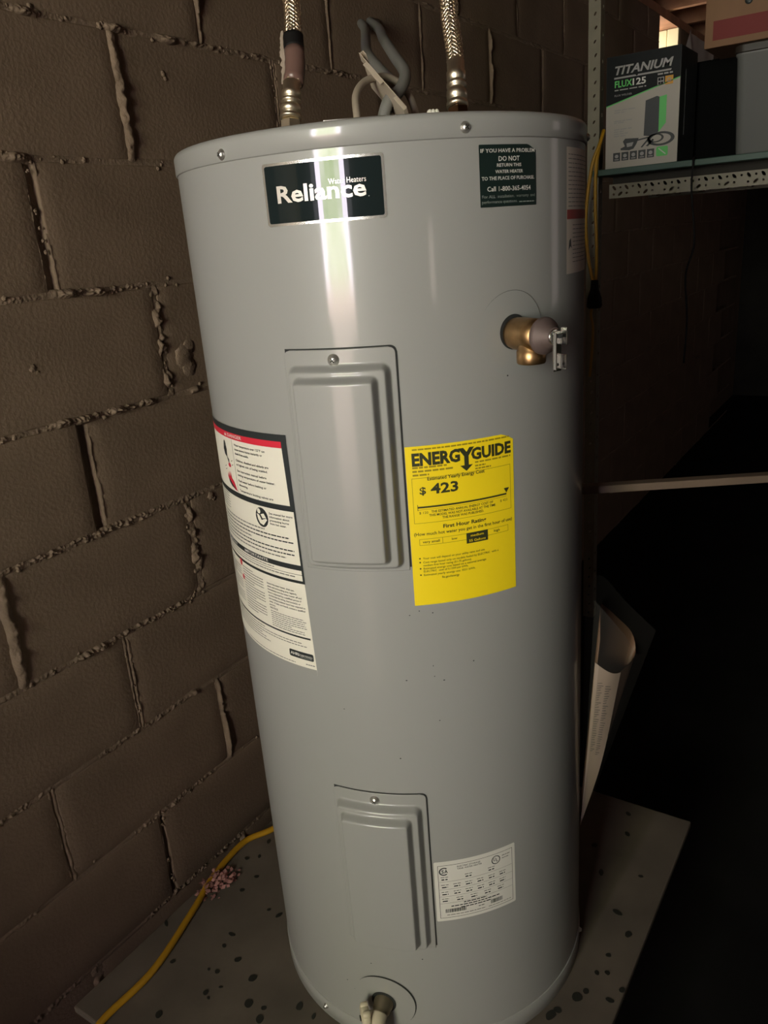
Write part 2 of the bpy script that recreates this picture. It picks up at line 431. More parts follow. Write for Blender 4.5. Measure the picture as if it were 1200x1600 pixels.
def headfun(sty, sd):
    def f(s, t, x, z, L):
        q = s / L; n1 = fbm(x * 30, z * 30, sd); n2 = fbm(x * 80, z * 80, sd + 4); e = math.sin(math.pi * min(1, max(0, q))) ** .4
        base = -.0024 * t * t - .0005 + .0008 * n2
        if sty == 'flake':   # a proud thin fin
            fin = math.exp(-((t + .25) / .33) ** 2); return base + fin * (.010 + .006 * n1) * e * (.55 + .45 * (fbm(x * 5, z * 12, sd + 2) > -.15))
        if sty == 'ridge':
            fin = max(0, 1 - t * t); return base + fin * (.0085 + .005 * n1 + .003 * n2) * e
        if sty == 'rough':
            fin = max(0, 1 - t * t); return base + fin * max(0, .002 + .010 * (n1 + .1) + .007 * n2) * e
        if sty in ('groove', 'deep', 'dark'):
            d = {'groove': .007, 'deep': .020, 'dark': .008}[sty]
            inner = 1 / (1 + math.exp((abs(t) - .55) * 18)); lip = math.exp(-((abs(t) - .8) / .16) ** 2)
            k = 1.0 if (q > .02 and q < .97) else .2
            return base - inner * d * k + lip * (.002 + .003 * n1) + .0015 * n2 * (1 - inner)
        if sty == 'thinridge':
            return base + math.exp(-(t / .35) ** 2) * (.0028 + .002 * n1) * e
        inner = math.exp(-((t - .1) / .22) ** 2)
        return base + .0012 - inner * .0036 + .0010 * n2
    return f
allsty = ['thin', 'thinridge', 'ridge', 'rough', 'thin', 'groove']
for (r, j, x, bot, top) in heads:
    if x < -1.5: continue
    sty = STY.get((r, j), random.choice(allsty) if x < 2.0 else 'thin')
    hw = {'flake': .011, 'ridge': .012, 'rough': .015, 'deep': .0155, 'groove': .0135}.get(sty, .0085)
    strip((x, bot), (x + random.uniform(-.004, .004), top), hw, headfun(sty, r * 3.1 + j * 1.7), .002 if x < .6 else .007)
# smeared patch and crumbs stuck to the faces
def blob(x, z, r, flat=.5, m=MORTAR, y=None):
    n = 5; vs = []; fs = []; sd = random.uniform(0, 99)
    for a in range(n):
        ph = math.pi / 2 * a / (n - 1)
        for b in range(12):
            th = 2 * math.pi * b / 12; k = 1 + .5 * noise.noise(Vector((math.cos(th) * 2 + sd, math.sin(th) * 2, ph * 3)))
            vs.append((x + r * k * math.sin(ph) * math.cos(th), (W if y is None else y) + .001 - r * flat * k * math.cos(ph), z + r * k * math.sin(ph) * math.sin(th)))
    for a in range(n - 1):
        for b in range(12): fs.append((a * 12 + b, (a + 1) * 12 + b, (a + 1) * 12 + (b + 1) % 12, a * 12 + (b + 1) % 12))
    mo.add(vs, fs, m, True)
for q in ((-.203, 1.015, .008), (-.196, 1.008, .006), (.168, 1.47, .005), (.171, 1.463, .004), (.128, .70, .009), (.135, .693, .006)):
    blob(*q)
for q in ((.115, .985, .022), (.125, .962, .018), (.13, 1.0, .015)): blob(*q, flat=.16)
crnd = random.Random(12)
for k in range(0, 9):
    for i in range(46):
        x = crnd.uniform(-.6, .75)
        if fbm(x * 4, k * 3.1, 2.2) > -.08: blob(x, zl(k) + crnd.gauss(0, .0045), crnd.uniform(.0016, .0046), .75)
for (r, j, x, bot, top) in heads:
    if -.6 < x < .6 and crnd.random() < .6:
        for i in range(9): blob(x + crnd.gauss(0, .004), crnd.uniform(bot, top), crnd.uniform(.0015, .004), .75)
tag(mo.build('mortar', wall_left, 'stuff'))

# ------------------------------------------------------------------ floor, ceiling, other walls
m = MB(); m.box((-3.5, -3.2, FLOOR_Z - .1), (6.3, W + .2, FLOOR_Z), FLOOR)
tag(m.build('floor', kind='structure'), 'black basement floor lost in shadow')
m = MB(); m.box((-3.4, -1.3, FLOOR_Z), (-1.75, .2, FLOOR_Z + .012), mat('pale_concrete', (.52, .46, .42), .6, var=.1))  # unseen pale strip, added so daylight reflects from it in the tank
tag(m.build('floor', kind='structure'), 'pale concrete strip of floor added under the garden window to reflect its daylight')
m = MB(); m.box((-3.5, -3.2, 2.33), (6.3, W + .6, 2.37), SUBFLOOR)
ceiling = tag(m.build('ceiling', kind='structure'), 'bare floor joists and subfloor overhead')
jm = None
for i in range(25):
    x = -3.1 + i * .3843
    if jm is None:
        m = MB(); m.box((-.02, -3.1, 2.09), (.02, W + .2, 2.33), JOIST); o = m.build('joist', ceiling); jm = o.data
        bevel(o, .002)
    else:
        o = bpy.data.objects.new('joist', jm); C.objects.link(o); o.parent = ceiling
    o.location = (x + .04, 0, 0)
m = MB(); m.box((-3.4, W + .01, WTOP), (6.2, W + .15, 2.09), JOIST)
tag(m.build('trim_1', kind='structure'), 'wooden sill plate lying along the top of the block wall')
# vent window at the far end of the block wall: cream jambs, wooden lintel, lit pane
win2 = MB(); win2.box((3.30, W + .19, 1.73), (3.68, W + .20, WTOP), daylight('daylight_vent', (1, .93, .80), WIN2_L))
win2 = tag(win2.build('window_2', kind='structure'), 'small bright vent window in the top of the block wall')
for y0, y1, dx in ((W + .005, W + .06, .018), (W + .064, W + .185, .012)):
    m = MB(); m.box((3.68 - dx, y0, 1.75), (3.68, y1, WTOP - .002), CREAM); bevel(m.build('jamb_board', win2), .003)
m = MB(); m.box((3.30, W + .01, 1.735), (3.68, W + .185, 1.752), CREAM); m.build('sill_board', win2)
# the wall behind the camera with the garden window
bx = -3.4; wy0, wy1, wz0, wz1 = -.92, -.02, .74, 2.12
m = MB()
m.box((bx - .12, -3.2, FLOOR_Z), (bx, wy0, 2.33), BACKWALL); m.box((bx - .12, wy1, FLOOR_Z), (bx, W + .2, 2.33), BACKWALL)
m.box((bx - .12, wy0, wz1), (bx, wy1, 2.33), BACKWALL)
tag(m.build('wall_back', kind='structure'), 'plain dim wall behind the camera')
m = MB(); m.box((-.005, wy0, FLOOR_Z - wz0), (.005, wy1, wz1 - wz0), daylight('daylight_garden', (1, 1, 1), WIN_L, True))
o = tag(m.build('window_1', kind='structure'), 'tall bright glazed garden opening behind the camera'); o.location = (bx - .09, 0, wz0)
m = MB(); e = .03
lw = FLOOR_Z - wz0
for lo, hi in (((0, wy0 - e, lw), (.11, wy0, wz1 - wz0 + e)), ((0, wy1, lw), (.11, wy1 + e, wz1 - wz0 + e)), ((0, wy0, lw), (.13, wy1, lw + .03)), ((0, wy0, wz1 - wz0), (.11, wy1, wz1 - wz0 + e))):
    m.box(lo, hi, BACKWALL)
m.build('window_frame', o)
m = MB(); m.box((-2.0, -.10, FLOOR_Z), (-1.9, W, .93), DARKWALL); m.box((-2.0, -3.0, FLOOR_Z), (-1.9, -.43, .86), DARKWALL)  # unseen partition, added to keep daylight off the lower wall and board
tag(m.build('shade_partition', kind='structure'), 'added half-height partition behind the camera, shading the lower wall and board')
# right-hand wall with a narrow dim window, far wall
ry = -3.0
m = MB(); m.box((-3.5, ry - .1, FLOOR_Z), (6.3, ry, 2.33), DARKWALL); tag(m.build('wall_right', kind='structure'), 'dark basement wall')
m = MB(); m.box((-2.10, ry, .62), (-1.94, ry + .02, 1.22), daylight('daylight_slit', (1, .8, .72), WIN3_L))
tag(m.build('window_3', kind='structure'), 'narrow dim window slit')
m = MB(); m.box((2.85, ry, .70), (3.55, ry + .02, 1.75), daylight('daylight_dim', (1, .82, .78), WIN4_L))
tag(m.build('window_4', kind='structure'), 'dim curtained window')
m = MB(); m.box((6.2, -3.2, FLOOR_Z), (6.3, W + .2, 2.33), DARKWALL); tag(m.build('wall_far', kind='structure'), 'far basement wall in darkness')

# ------------------------------------------------------------------ platform
plat = thing('heater_platform', 'speckled weathered board platform under the grey water heater', 'platform', (0, 0.04, FLOOR_Z))
def P(x, y, z): return (x - 0, y - .04, z - FLOOR_Z)     # world -> platform-local
m = MB(); m.box(P(-.4585, -.349, -.014), P(.456, .427, 0), BOARD); bevel(m.build('deck_board', plat), .003)
for lo, hi in ((( -.35, .285, FLOOR_Z), (.35, .32, -.014)), ((-.35, -.24, FLOOR_Z), (.35, -.205, -.014)), ((-.345, -.205, FLOOR_Z), (-.31, .285, -.014)), ((.31, -.205, FLOOR_Z), (.345, .285, -.014))):
    m = MB(); m.box(P(*lo), P(*hi), DARKWOOD); m.build('frame_rail', plat)
SP = [(-.261,.419,.011,.35),(-.219,.293,.009,.5),(-.244,.288,.006,.7),(-.253,.246,.008,.8),(-.268,.198,.010,.8),(-.289,.261,.006,.8),(-.293,.277,.004,.8),(-.328,.249,.007,.8),(-.333,.238,.004,.8),(-.307,.172,.010,.9),(-.396,.288,.009,.8),(-.313,.345,.006,.8),(-.064,.397,.007,.8),(-.048,.378,.006,.6),(-.006,.389,.008,.6),(-.092,.346,.006,.8),(-.132,.348,.006,.8),(-.143,.245,.010,.5),(-.143,.27,.005,.7),(-.301,.144,.006,.8),(-.319,.137,.010,.8),(-.269,.095,.010,.7),(-.308,.234,.005,.5),(.066,-.305,.006,.8),(.024,-.299,.006,.8),(.032,-.314,.006,.8),(-.017,-.295,.007,.8),(-.034,-.287,.011,.9),(-.014,-.333,.009,.6),(.013,-.344,.007,.8),(-.083,-.262,.014,.6),(-.07,-.268,.008,.8),(.418,-.232,.008,.7),(.36,-.247,.008,.7),(.263,-.302,.006,.7),(.123,-.321,.009,.8),(.237,-.235,.010,.6),(.16,-.29,.012,.5),(.3,-.2,.008,.8),(-.272,.064,.007,.6)]
m = MB()
for x, y, r, asp in SP:
    a0 = random.uniform(0, 3.1) if asp > .4 else .95; n = 12; top = []; r *= .78
    for i in range(n):
        a = 2 * math.pi * i / n; k = 1 + .25 * noise.noise(Vector((x * 90 + math.cos(a), y * 90 + math.sin(a), 0)))
        px, py = r * k * math.cos(a), r * k * asp * math.sin(a)
        top.append(P(x + px * math.cos(a0) - py * math.sin(a0), y + px * math.sin(a0) + py * math.cos(a0), .0008))
    low = [(p[0], p[1], p[2] - .001) for p in top]
    m.add(top + low, [tuple(range(n))] + [(i, n + i, n + (i + 1) % n, (i + 1) % n) for i in range(n)], SPOT)
tag(m.build('paint_spots', plat, 'stuff'), 'dark splashes dried on the board')

# ------------------------------------------------------------------ water heater
R = .26; H = 1.2836; HS = 1.2587
heater = thing('water_heater', 'tall grey cylindrical electric water heater standing on a speckled board', 'water heater')
def cyl(th, z, off=0): a = th * R2D; return Vector(((R + off) * math.cos(a), (R + off) * math.sin(a), z))
m = MB(); m.lathe([(R - .004, .0), (R - .004, .028), (R - .0003, .0288), (R, .031), (R, .04), (R, .6), (R, HS + .004)], PAINT, n=160); m.build('tank_jacket', heater)
m = MB(); m.lathe([(R + .0005, 0), (R + .0016, .001), (R + .0016, .0315), (R + .0008, .0325), (R - .001, .0326)], PAINT, n=160, cap=False); m.build('base_ring', heater)
prof = [(R - .001, HS), (R + .0008, HS - .0004), (R + .002, HS + .0008)]
for i in range(0, 9):
    a = i / 8 * math.pi / 2; prof.append((R + .002 - .007 * (1 - math.cos(a)), H - .007 + .007 * math.sin(a)))
prof += [(R - .012, H - .0005), (R - .02, H - .002), (.03, H - .001)]
m = MB(); m.lathe(prof, PAINT, n=160); m.build('top_cap', heater)

def screw(parent, th, z, off, r=.0055):
    m = MB(); M = frame_to(cyl(th, z, off), (math.cos(th * R2D), math.sin(th * R2D), 0))
    m.lathe([(r * 1.3, -.001), (r * 1.3, .0006), (r * 1.05, .0012), (r, .002), (r * .75, .0036), (r * .35, .0044), (r * .05, .0046)], STEEL, M, n=20)
    for a in (.6, .6 + math.pi / 2):
        m.box((-r * .55, -r * .1, .0038), (r * .55, r * .1, .00475), GAP, M @ Matrix.Rotation(a, 4, 'Z'))
    o = m.build('screw', parent); return o
for th, z in ((172.6, 1.266), (232.6, 1.268), (292.6, 1.268), (112.6, 1.268), (52.6, 1.268)): screw(heater, th, z, .0015, .0045)
for th, z in ((169.6, .018), (-73, .018), (50, .018)): screw(heater, th, z, .0015, .0035)

# embossed access panels --------------------------------------------------------------------------
def panel(z0, z1, ztop, t0=-175.2, t1=-146.6):
    # profile distances in metres inside the outline: flange, slope, ridge, slope, plateau
    wid = (t1 - t0) * R2D * R; hei = z1 - z0
    lT, rT, bT = .0065, .0115, .004
    rc = .008
    us = sorted(set([0, .0008, .003] + [.0012 + .0011 * i for i in range(28)] + [wid * i / 30 for i in range(3, 28)] + [wid - .0011 * i for i in range(32)] + [wid]))
    us = [u for u in us if 0 <= u <= wid]
    vs_ = sorted(set([0] + [.0012 * i for i in range(24)] + [.03 + (hei - .07) * i / 14 for i in range(15)] + [hei - .0014 * i for i in range(36)] + [hei]))
    def sm(x): x = max(0, min(1, x)); return x * x * (3 - 2 * x)
    def dist(u, v, l, r, b, t, rad):
        dx0, dx1 = u - l, wid - r - u; dy0, dy1 = v - b, hei - t - v
        d = min(dx0, dx1, dy0, dy1)
        for dx in (dx0, dx1):
            for dy in (dy0, dy1):
                if dx < rad and dy < rad: d = min(d, rad - math.hypot(rad - dx, rad - dy))
        return d
    def hgt(u, v):
        d1 = dist(u, v, .0035, .006, .003, .0165, .011)
        d2 = dist(u, v, .0145, .0195, .013, .028, .009)
        h = .0011 + .0115 * sm(d1 / .0075) + .0115 * sm(d2 / .0075)
        return h
    o = MB(); nu, nv = len(us), len(vs_)
    verts = []
    for v in vs_:
        for u in us:
            # rounded outline at the top corners
            uu, vv = u, v
            if v > hei - rc:
                k = rc - math.sqrt(max(0, rc * rc - (v - hei + rc) ** 2))
                uu = min(max(u, k), wid - k)
            verts.append(cyl(t0 + uu / R / R2D, z0 + vv, hgt(uu, vv)))
    o.add(verts, [(j * nu + i, j * nu + i + 1, (j + 1) * nu + i + 1, (j + 1) * nu + i) for j in range(nv - 1) for i in range(nu - 1)], PAINT, True)
    ring = [i for i in range(nu)] + [j * nu + nu - 1 for j in range(1, nv)] + [(nv - 1) * nu + i for i in range(nu - 2, -1, -1)] + [j * nu for j in range(nv - 2, 0, -1)]
    b = len(o.v); n = len(ring)
    for i in ring:
        p = Vector(o.v[i]); s = (R - .0005) / math.hypot(p.x, p.y); o.v.append((p.x * s, p.y * s, p.z))
    for k in range(n):
        o.f.append([ring[(k + 1) % n], ring[k], b + k, b + (k + 1) % n]); o.m.append(0); o.sm.append(False)
    pan = o.build('access_panel', heater)
    # the dark slot the panel sits in, open along its top and right edges
    g = MB(); pr = Print(lambda u, v, l: cyl(u, v, .0004), 2)
    r0 = rc / R / R2D
    g2 = .45
    hi = lambda u: z1 + .0016 - (0 if u < t1 + g2 - r0 else rc - math.sqrt(max(0, rc * rc - ((u - t1 - g2 + r0) / r0 * rc) ** 2)))
    uu = [t0 + .3 + (t1 + g2 - t0 - .3 - r0) * i / 16 for i in range(17)] + [t1 + g2 - r0 + r0 * i / 8 for i in range(1, 9)]
    lo = lambda u: z0 + .004
    pr.shape(uu, lo, hi, GAP); pr.build('panel_slot', pan)
    screw(pan, -161.8, z1 - .0115, .0012, .0052)
    return pan
panel(.794, 1.058, 0)
panel(.205, .471, 0)

# printed labels wrapped on the jacket ---------------------------------------------------------------
LIFT = .00022
def onjacket(u, v, l): return cyl(u, v, .0004 + LIFT * l)
def rr(u0, u1, v0, v1, ru, rv, n=6):
    """columns and edge functions of a rounded rectangle"""
    us = [u0 + ru * (1 - math.cos(math.pi / 2 * i / n)) for i in range(n + 1)] + [u0 + ru + (u1 - u0 - 2 * ru) * i / 24 for i in range(1, 24)] + [u1 - ru * (1 - math.sin(math.pi / 2 * i / n)) for i in range(n + 1)]
    def k(u):
        d = u0 + ru - u if u < u0 + ru else (u - u1 + ru if u > u1 - ru else 0)
        return rv - rv * math.sqrt(max(0, 1 - (d / ru) ** 2))
    return us, (lambda u: v0 + k(u)), (lambda u: v1 - k(u))
def label_sheet(name, u0, u1, v0, v1, m, ru=.3, label=None, top=None):
    pr = Print(onjacket, 1); us, lo, hi = rr(u0, u1, v0, v1, ru, ru * R2D * R)
    if top: hi0 = hi; hi = lambda u: min(hi0(u), top(u))
    pr.shape(us, lo, hi, m, 0)
    o = pr.build(name, heater)
    if label: o['label'] = label
    return o
D = 360
# maker's nameplate
np_ = label_sheet('nameplate', -175.5, -146.2, 1.1885, 1.2502, SILVER, .7, 'dark green foil nameplate with silver lettering')
pr = Print(onjacket, 1)
us, lo, hi = rr(-174.9, -146.85, 1.1912, 1.2474, .5, .0023)
pr.shape(us, lo, hi, PLATEINK, 1)
pr.text('Reliance', -172.05, -150.6, 1.2108, .0168, LETTERSILVER, 2, bold=.024)
pr.text('Water Heaters', -159.1, -150.5, 1.2246, .0052, LETTERSILVER, 2)
pr.disc(-150.1, 1.2105, .10, .0004, LETTERSILVER, 2)
pr.build('lettering', np_)
# dark green service label
sv = label_sheet('service_label', -124.1, -107.2, 1.191, 1.2515, GREENLAB, .2, 'dark green service label with white lettering', top=lambda u: 1.2515 - max(0, (u + 109.8)) * .0023)
pr = Print(onjacket, 1)
for t, a, b, z, h, mm, bo in (('IF YOU HAVE A PROBLEM', -123.7, -107.7, 1.2438, .0036, WHITEINK, .010), ('DO NOT', -118.9, -112.7, 1.2355, .0046, WHITEINK, .010),
        ('RETURN THIS', -119.4, -112.2, 1.2300, .0032, WHITEINK, .010), ('WATER HEATER', -119.9, -111.7, 1.2238, .0032, WHITEINK, .010),
        ('TO THE PLACE OF PURCHASE.', -123.6, -107.9, 1.2173, .0034, WHITEINK, .010), ('Call 1-800-365-4054', -122.2, -109.2, 1.2064, .0046, WHITEINK, .006),
        ('For ALL  installation,  warranty  and', -123.6, -107.8, 1.1998, .003, DIMINK, 0), ('performance questions.', -123.7, -113.6, 1.1946, .003, DIMINK, 0)):
    pr.text(t, a, b, z, h, mm, 1, bold=bo)
pr.words(-113, -108, 1.1944, .0011, DIMINK, 1, (.5, 1.2))
pr.build('lettering', sv)
# warning label on the right flank
sw = label_sheet('side_warning_label', -93.3, -62, 1.1125, 1.2505, PAPERDIM, .2, 'cream warning label with a red band')
pr = Print(onjacket, 1)
pr.rect(-93.1, -62.2, 1.1735, 1.1840, REDBAND)
for i in range(13): pr.words(-92.3, -64, 1.2425 - i * .0046, .0009, GREYINK, 1, (1, 3), i)
for i in range(10): pr.words(-89.3, -64, 1.1665 - i * .0046, .0009, GREYINK, 1, (1, 3), i + 20)
pr.poly([(-92.2, 1.139), (-91.6, 1.150), (-90.6, 1.1525), (-90.4, 1.146), (-89.9, 1.141), (-91, 1.1435)], BLACKINK)
pr.build('lettering', sw)
# big white danger label, round the left side
dl = label_sheet('danger_label', 132, 183.75, .6475, .9635, PAPER, .02, 'large white warning label with black borders and a red danger strip',
                 top=lambda u: .9600 - max(0, u - 182.2) * .208)
pr = Print(onjacket, 1.5)
pr.rect(132, 182.3, .9512, .96, BLACKINK); pr.poly([(180.4, .9520), (182.2, .96), (182.62, .866), (181.1, .866)], BLACKINK)
pr.rect(132, 182.6, .8640, .8712, BLACKINK); pr.rect(132, 180.45, .9432, .9512, REDINK, 1)
pr.poly([(182.0, .866), (182.62, .866), (183.1, .769), (182.4, .769)], BLACKINK)
pr.text('DANGER', 155.9, 164.3, .9452, .0044, WHITEINK, 2, bold=.015)
pr.poly([(153.6, .9452), (155.1, .9452), (154.35, .9496)], WHITEINK, 2)
pr.rect(158.1, 158.25, .872, .9425, GREYINK)
T = [('Water temperature over 125°F can', 174.1, .9368), ('cause severe burns instantly or', 172.9, .9312), ('death from scalds.', 166.7, .9256),
     ('Children, disabled and elderly are', 174.8, .9168), ('at highest risk of being scalded.', 174.3, .9112),
     ('See instruction manual before', 173.5, .9030), ('setting temperature of water heater.', 176.6, .8974),
     ('Feel water before bathing or', 173.0, .8896), ('showering.', 164.3, .8840), ('Temperature limiting valves are', 175.2, .8766), ('available, see manual.', 169.2, .8738 - .003)]
for t, b, z in T: pr.text(t, 159.4, b, z - .0018, .0029, BLACKINK, 1, bold=.022)
# pictures: tap with drops, crossed line, hand
pr.poly([(151.6, .9335), (152.4, .9365), (153.2, .934), (153.6, .926), (153.2, .915), (151.6, .918), (151.0, .925)], BLACKINK)
pr.poly([(153.0, .917), (154.4, .913), (154.2, .9065), (153.2, .913)], BLACKINK)
pr.ring(152.4, .9335, .75, .0042, .35, .002, GREYINK)
pr.line(150.2, .9005, 156.8, .9135, 0, .0009, BLACKINK); pr.line(150.4, .8965, 157.0, .908, 0, .0009, BLACKINK)
pr.disc(154.4, .9055, .9, .003, REDINK, 2)
pr.poly([(152.0, .8935), (152.6, .888), (153.0, .8965), (153.6, .8885), (154.2, .897), (154.7, .888), (156.2, .884), (157.8, .8725), (156.6, .8735), (154.2, .8765), (152.6, .8815), (151.6, .888)], REDINK)
pr.poly([(152.0, .886), (153.4, .884), (155.6, .8775), (157.2, .8735), (154.2, .8765), (152.6, .881)], BLACKINK, 2)
# manual symbol and its words
pr.disc(169.35, .8487, 2.75, .0132, BLACKINK)
pr.disc(168.3, .8565, .75, .0034, PAPER, 2)
pr.poly([(167.2, .8525), (168.3, .8515), (169.2, .845), (171.2, .8485), (171.6, .8465), (169.8, .8385), (168.4, .840), (167.6, .845)], PAPER, 2)
pr.poly([(169.0, .8525), (170.4, .8545), (171.3, .849), (169.7, .8475)], PAPER, 2)
for t, b, z in (('See manual for more', 181.4, .8565), ('information about', 180.2, .8518), ('preventing burns', 179.9, .8472), ('from hot water.', 178.9, .8428)):
    pr.text(t, 172.7, b, z - .001, .0028, BLACKINK, 1, bold=.02)
for i in range(6): pr.words(138, 151, .861 - i * .004, .0011, GREYINK, 1, (.8, 2), i, .9)
for i, fl in enumerate((.72, .95, .98, .55, .98, .98, .9)):
    pr.words(140, 181.5, .8335 - i * .0054 - .001, .0017, BLACKINK if i % 3 else GREYINK, 1, (.7, 2.2), i + 40, fl)
pr.rect(132, 182.9, .7867, .7937, BLACKINK)
pr.text('IMPORTANT', 139.5, 151.2, .7885, .0035, WHITEINK, 2, bold=.012); pr.text('IMPORTANTE', 157.0, 169.6, .7887, .0035, WHITEINK, 2, bold=.012)
pr.words(134, 172, .7833, .0012, GREYINK, 1, (.7, 2), 3); pr.rect(132, 182.9, .7803, .7809, BLACKINK)
pr.words(134, 180, .7765, .0014, GREYINK, 1, (.7, 2), 5)
pr.rect(132, 183.05, .7687, .7725, BLACKINK)
for i in range(16): pr.words(153.2, 165.9, .7615 - i * .0040, .0013, GREYINK, 1, (.6, 1.7), i + 60, .98 if i % 5 else .55)
for i in range(16): pr.words(136, 151.5, .7615 - i * .0040, .0013, GREYINK, 1, (.6, 1.7), i + 260, .98 if i % 5 else .55)
RT = [('ODOR OF GAS', 172.2), ('Inspect the water heater, drain pan,', 178.9), ('pipes, and surrounding area regularly.', 179.7), ('Immediately turn the water heater off and', 181.2), ('have it inspected by a qualified person if', 181.0),
      ('you find that the wiring, thermostat(s), or', 180.6), ('surrounding insulation have been exposed to', 182.2), ('water. If leaks are found, contact a qualified', 182.0), ('person.', 170.4)]
for i, (t, b) in enumerate(RT): 
    if i: pr.text(t, 167.6, b, .7600 - i * .0044, .0024, BLACKINK, 1, bold=.018)
pr.text('NOTICE', 167.7, 171.2, .7215 - .0012, .0026, BLACKINK, 1, bold=.02)
for i, fl in enumerate((.93, .99, .95, .97, .99, .6, .92, .93)): pr.words(167.8, 182.0, .7165 - i * .0030, .0011, GREYINK, 1, (.6, 1.7), i + 90, fl)
pr.rect(132, 182.75, .6900, .6925, BLACKINK)
for i, fl in enumerate((.55, .93, .97, .5, .55, .6)): pr.words(140, 182.3, .6855 - i * .0038, .0012, GREYINK, 1, (.7, 2), i + 120, fl)
us, lo, hi = rr(174.0, 183.05, .6590, .6695, .5, .0022); pr.shape(us, lo, hi, BLACKINK, 1)
pr.text('AHRI', 174.5, 177.8, .6625, .0042, WHITEINK, 2, bold=.03); pr.text('CERTIFIED', 178.0, 182.6, .6628, .0026, WHITEINK, 2, bold=.01)
pr.words(178.2, 182.4, .6610, .0007, DIMINK, 2, (.5, 1.4)); pr.words(180, 183.2, .6520, .0014, GREYINK, 1, (.4, 1)); pr.words(150, 176, .6505, .0012, GREYINK, 1, (.6, 1.8), 7)
pr.disc(152.2, .766, .9, .005, REDINK, 1); pr.disc(152.6, .7445, .8, .004, REDINK, 1)
pr.build('lettering', dl)
# yellow energy label
el = label_sheet('energy_label', -146.0, -116.5, .7465, .9443, YELLOW, .1, 'yellow energy cost label with black lettering', top=lambda u: .9443 - max(0, (u + 119.8)) * .0024)
pr = Print(onjacket, 1.2); o = -360
pr.words(215.8 + o, 242.2 + o, .9395, .0018, YINK2, 1, (.6, 1.8), 1)
pr.text('ENERG', 215.6 + o, 228.0 + o, .9208, .0155, YINK, 1, bold=.045)
pr.text('GUIDE', 231.0 + o, 242.7 + o, .9203, .0145, YINK, 1, bold=.045)
# the Y of the title whose stem turns into an arrow
pr.poly([(227.5 + o, .9363), (228.9 + o, .9363), (229.8 + o, .9312), (230.6 + o, .9363), (231.9 + o, .9363), (230.35 + o, .9265), (229.05 + o, .9265)], YINK)
pr.rect(229.1 + o, 230.3 + o, .9135, .9268, YINK)
pr.poly([(227.95 + o, .9155), (229.6 + o, .9085), (231.4 + o, .9155), (230.3 + o, .9155), (230.3 + o, .9140), (229.1 + o, .9140), (229.1 + o, .9155)], YINK)
for i, fl in enumerate((.85, 1, .4)): pr.words(215.6 + o, 226 + o, .9180 - i * .0044, .0021, YINK2, 1, (.8, 2.2), i + 3, fl)
pr.words(232 + o, 242.5 + o, .9163, .0018, YINK2, 1, (.8, 2), 9); pr.words(232 + o, 235 + o, .9095 + .0025, .0018, YINK2, 1, (.5, 1), 8); pr.words(232 + o, 236.5 + o, .9085, .0018, YINK2, 1, (.5, 1.3), 8)
pr.text('Estimated Yearly Energy Cost', 219.25 + o, 234.6 + o, .9030, .0042, YINK, 1.5, bold=.022)
pr.text('$', 217.1 + o, 218.75 + o, .8868, .0088, YINK, 1, bold=.02); pr.text('423', 219.95 + o, 227.2 + o, .8862, .0124, YINK, 1, bold=.03)
def frame(u0, u1, v0, v1, m, t=.0004):
    tu = t / R / R2D
    pr.rect(u0, u1, v0, v0 + t, m); pr.rect(u0, u1, v1 - t, v1, m); pr.rect(u0, u0 + tu, v0, v1, m); pr.rect(u1 - tu, u1, v0, v1, m)
frame(215.25 + o, 242.4 + o, .8515, .9068, YINK2, .0005)
pr.rect(219 + o, 234.9 + o, .9055, .9075, YELLOW, .5)
pr.rect(216.35 + o, 241.0 + o, .8701, .8722, YINK); pr.rect(216.3 + o, 216.45 + o, .8672, .8745, YINK); pr.rect(216.35 + o, 241.0 + o, .8680, .8684, YINK2)
pr.poly([(240.2 + o, .8785), (241.9 + o, .8785), (241.0 + o, .8725)], YINK)
pr.text('$ 120', 216.7 + o, 219.0 + o, .8630, .0028, YINK, 1); pr.text('$ 423', 239.0 + o, 241.2 + o, .8625, .0028, YINK, 1)
pr.text('THE ESTIMATED ANNUAL ENERGY COST OF', 219.8 + o, 236.8 + o, .8635, .0029, YINK, 1, bold=.02)
pr.text('THIS MODEL WAS NOT AVAILABLE AT THE TIME', 219.2 + o, 237.5 + o, .8592, .0029, YINK, 1, bold=.02)
pr.text('THE RANGE WAS PUBLISHED.', 222.6 + o, 234.0 + o, .8549, .0029, YINK, 1, bold=.02)
pr.text('First Hour Rating', 222.7 + o, 234.6 + o, .8430, .0047, YINK, 1, bold=.03)
pr.text('(How much hot water you get in the first hour of use)', 215.0 + o, 242.6 + o, .8362, .0040, YINK, 1, bold=.015)
frame(216.25 + o, 241.3 + o, .8238, .8318, YINK2, .0005); pr.rect(222.3 + o, 222.42 + o, .8238, .8318, YINK2)
pr.text('very small', 217.1 + o, 221.6 + o, .8265, .0031, YINK, 1, bold=.015); pr.text('low', 224.8 + o, 226.3 + o, .8265, .0031, YINK, 1, bold=.015); pr.text('high', 236.8 + o, 238.6 + o, .8265, .0031, YINK, 1, bold=.015)
pr.rect(228.8 + o, 234.95 + o, .8187, .8320, YINK, 1.5)
pr.text('medium', 230.0 + o, 233.7 + o, .8268, .0030, YELLOW, 2.5, bold=.01); pr.text('55 Gallons', 229.5 + o, 234.2 + o, .8205, .0030, YELLOW, 2.5, bold=.01)
BL = [('Your cost will depend on your utility rates and use.', 234, .8060, 1), ('Cost range based only on models fueled by ELECTRIC  with a', 238, .8010, 1), ('medium first hour rating (51-75 gallons).', 230, .7970, 0),
      ('Estimated energy cost based on a national average', 234.2, .7930, 1), ('ELECTRIC  cost of 0.1200 per kWh.', 229, .7893, 0), ('Estimated yearly energy use: 3521 kWh.', 231, .7848, 1)]
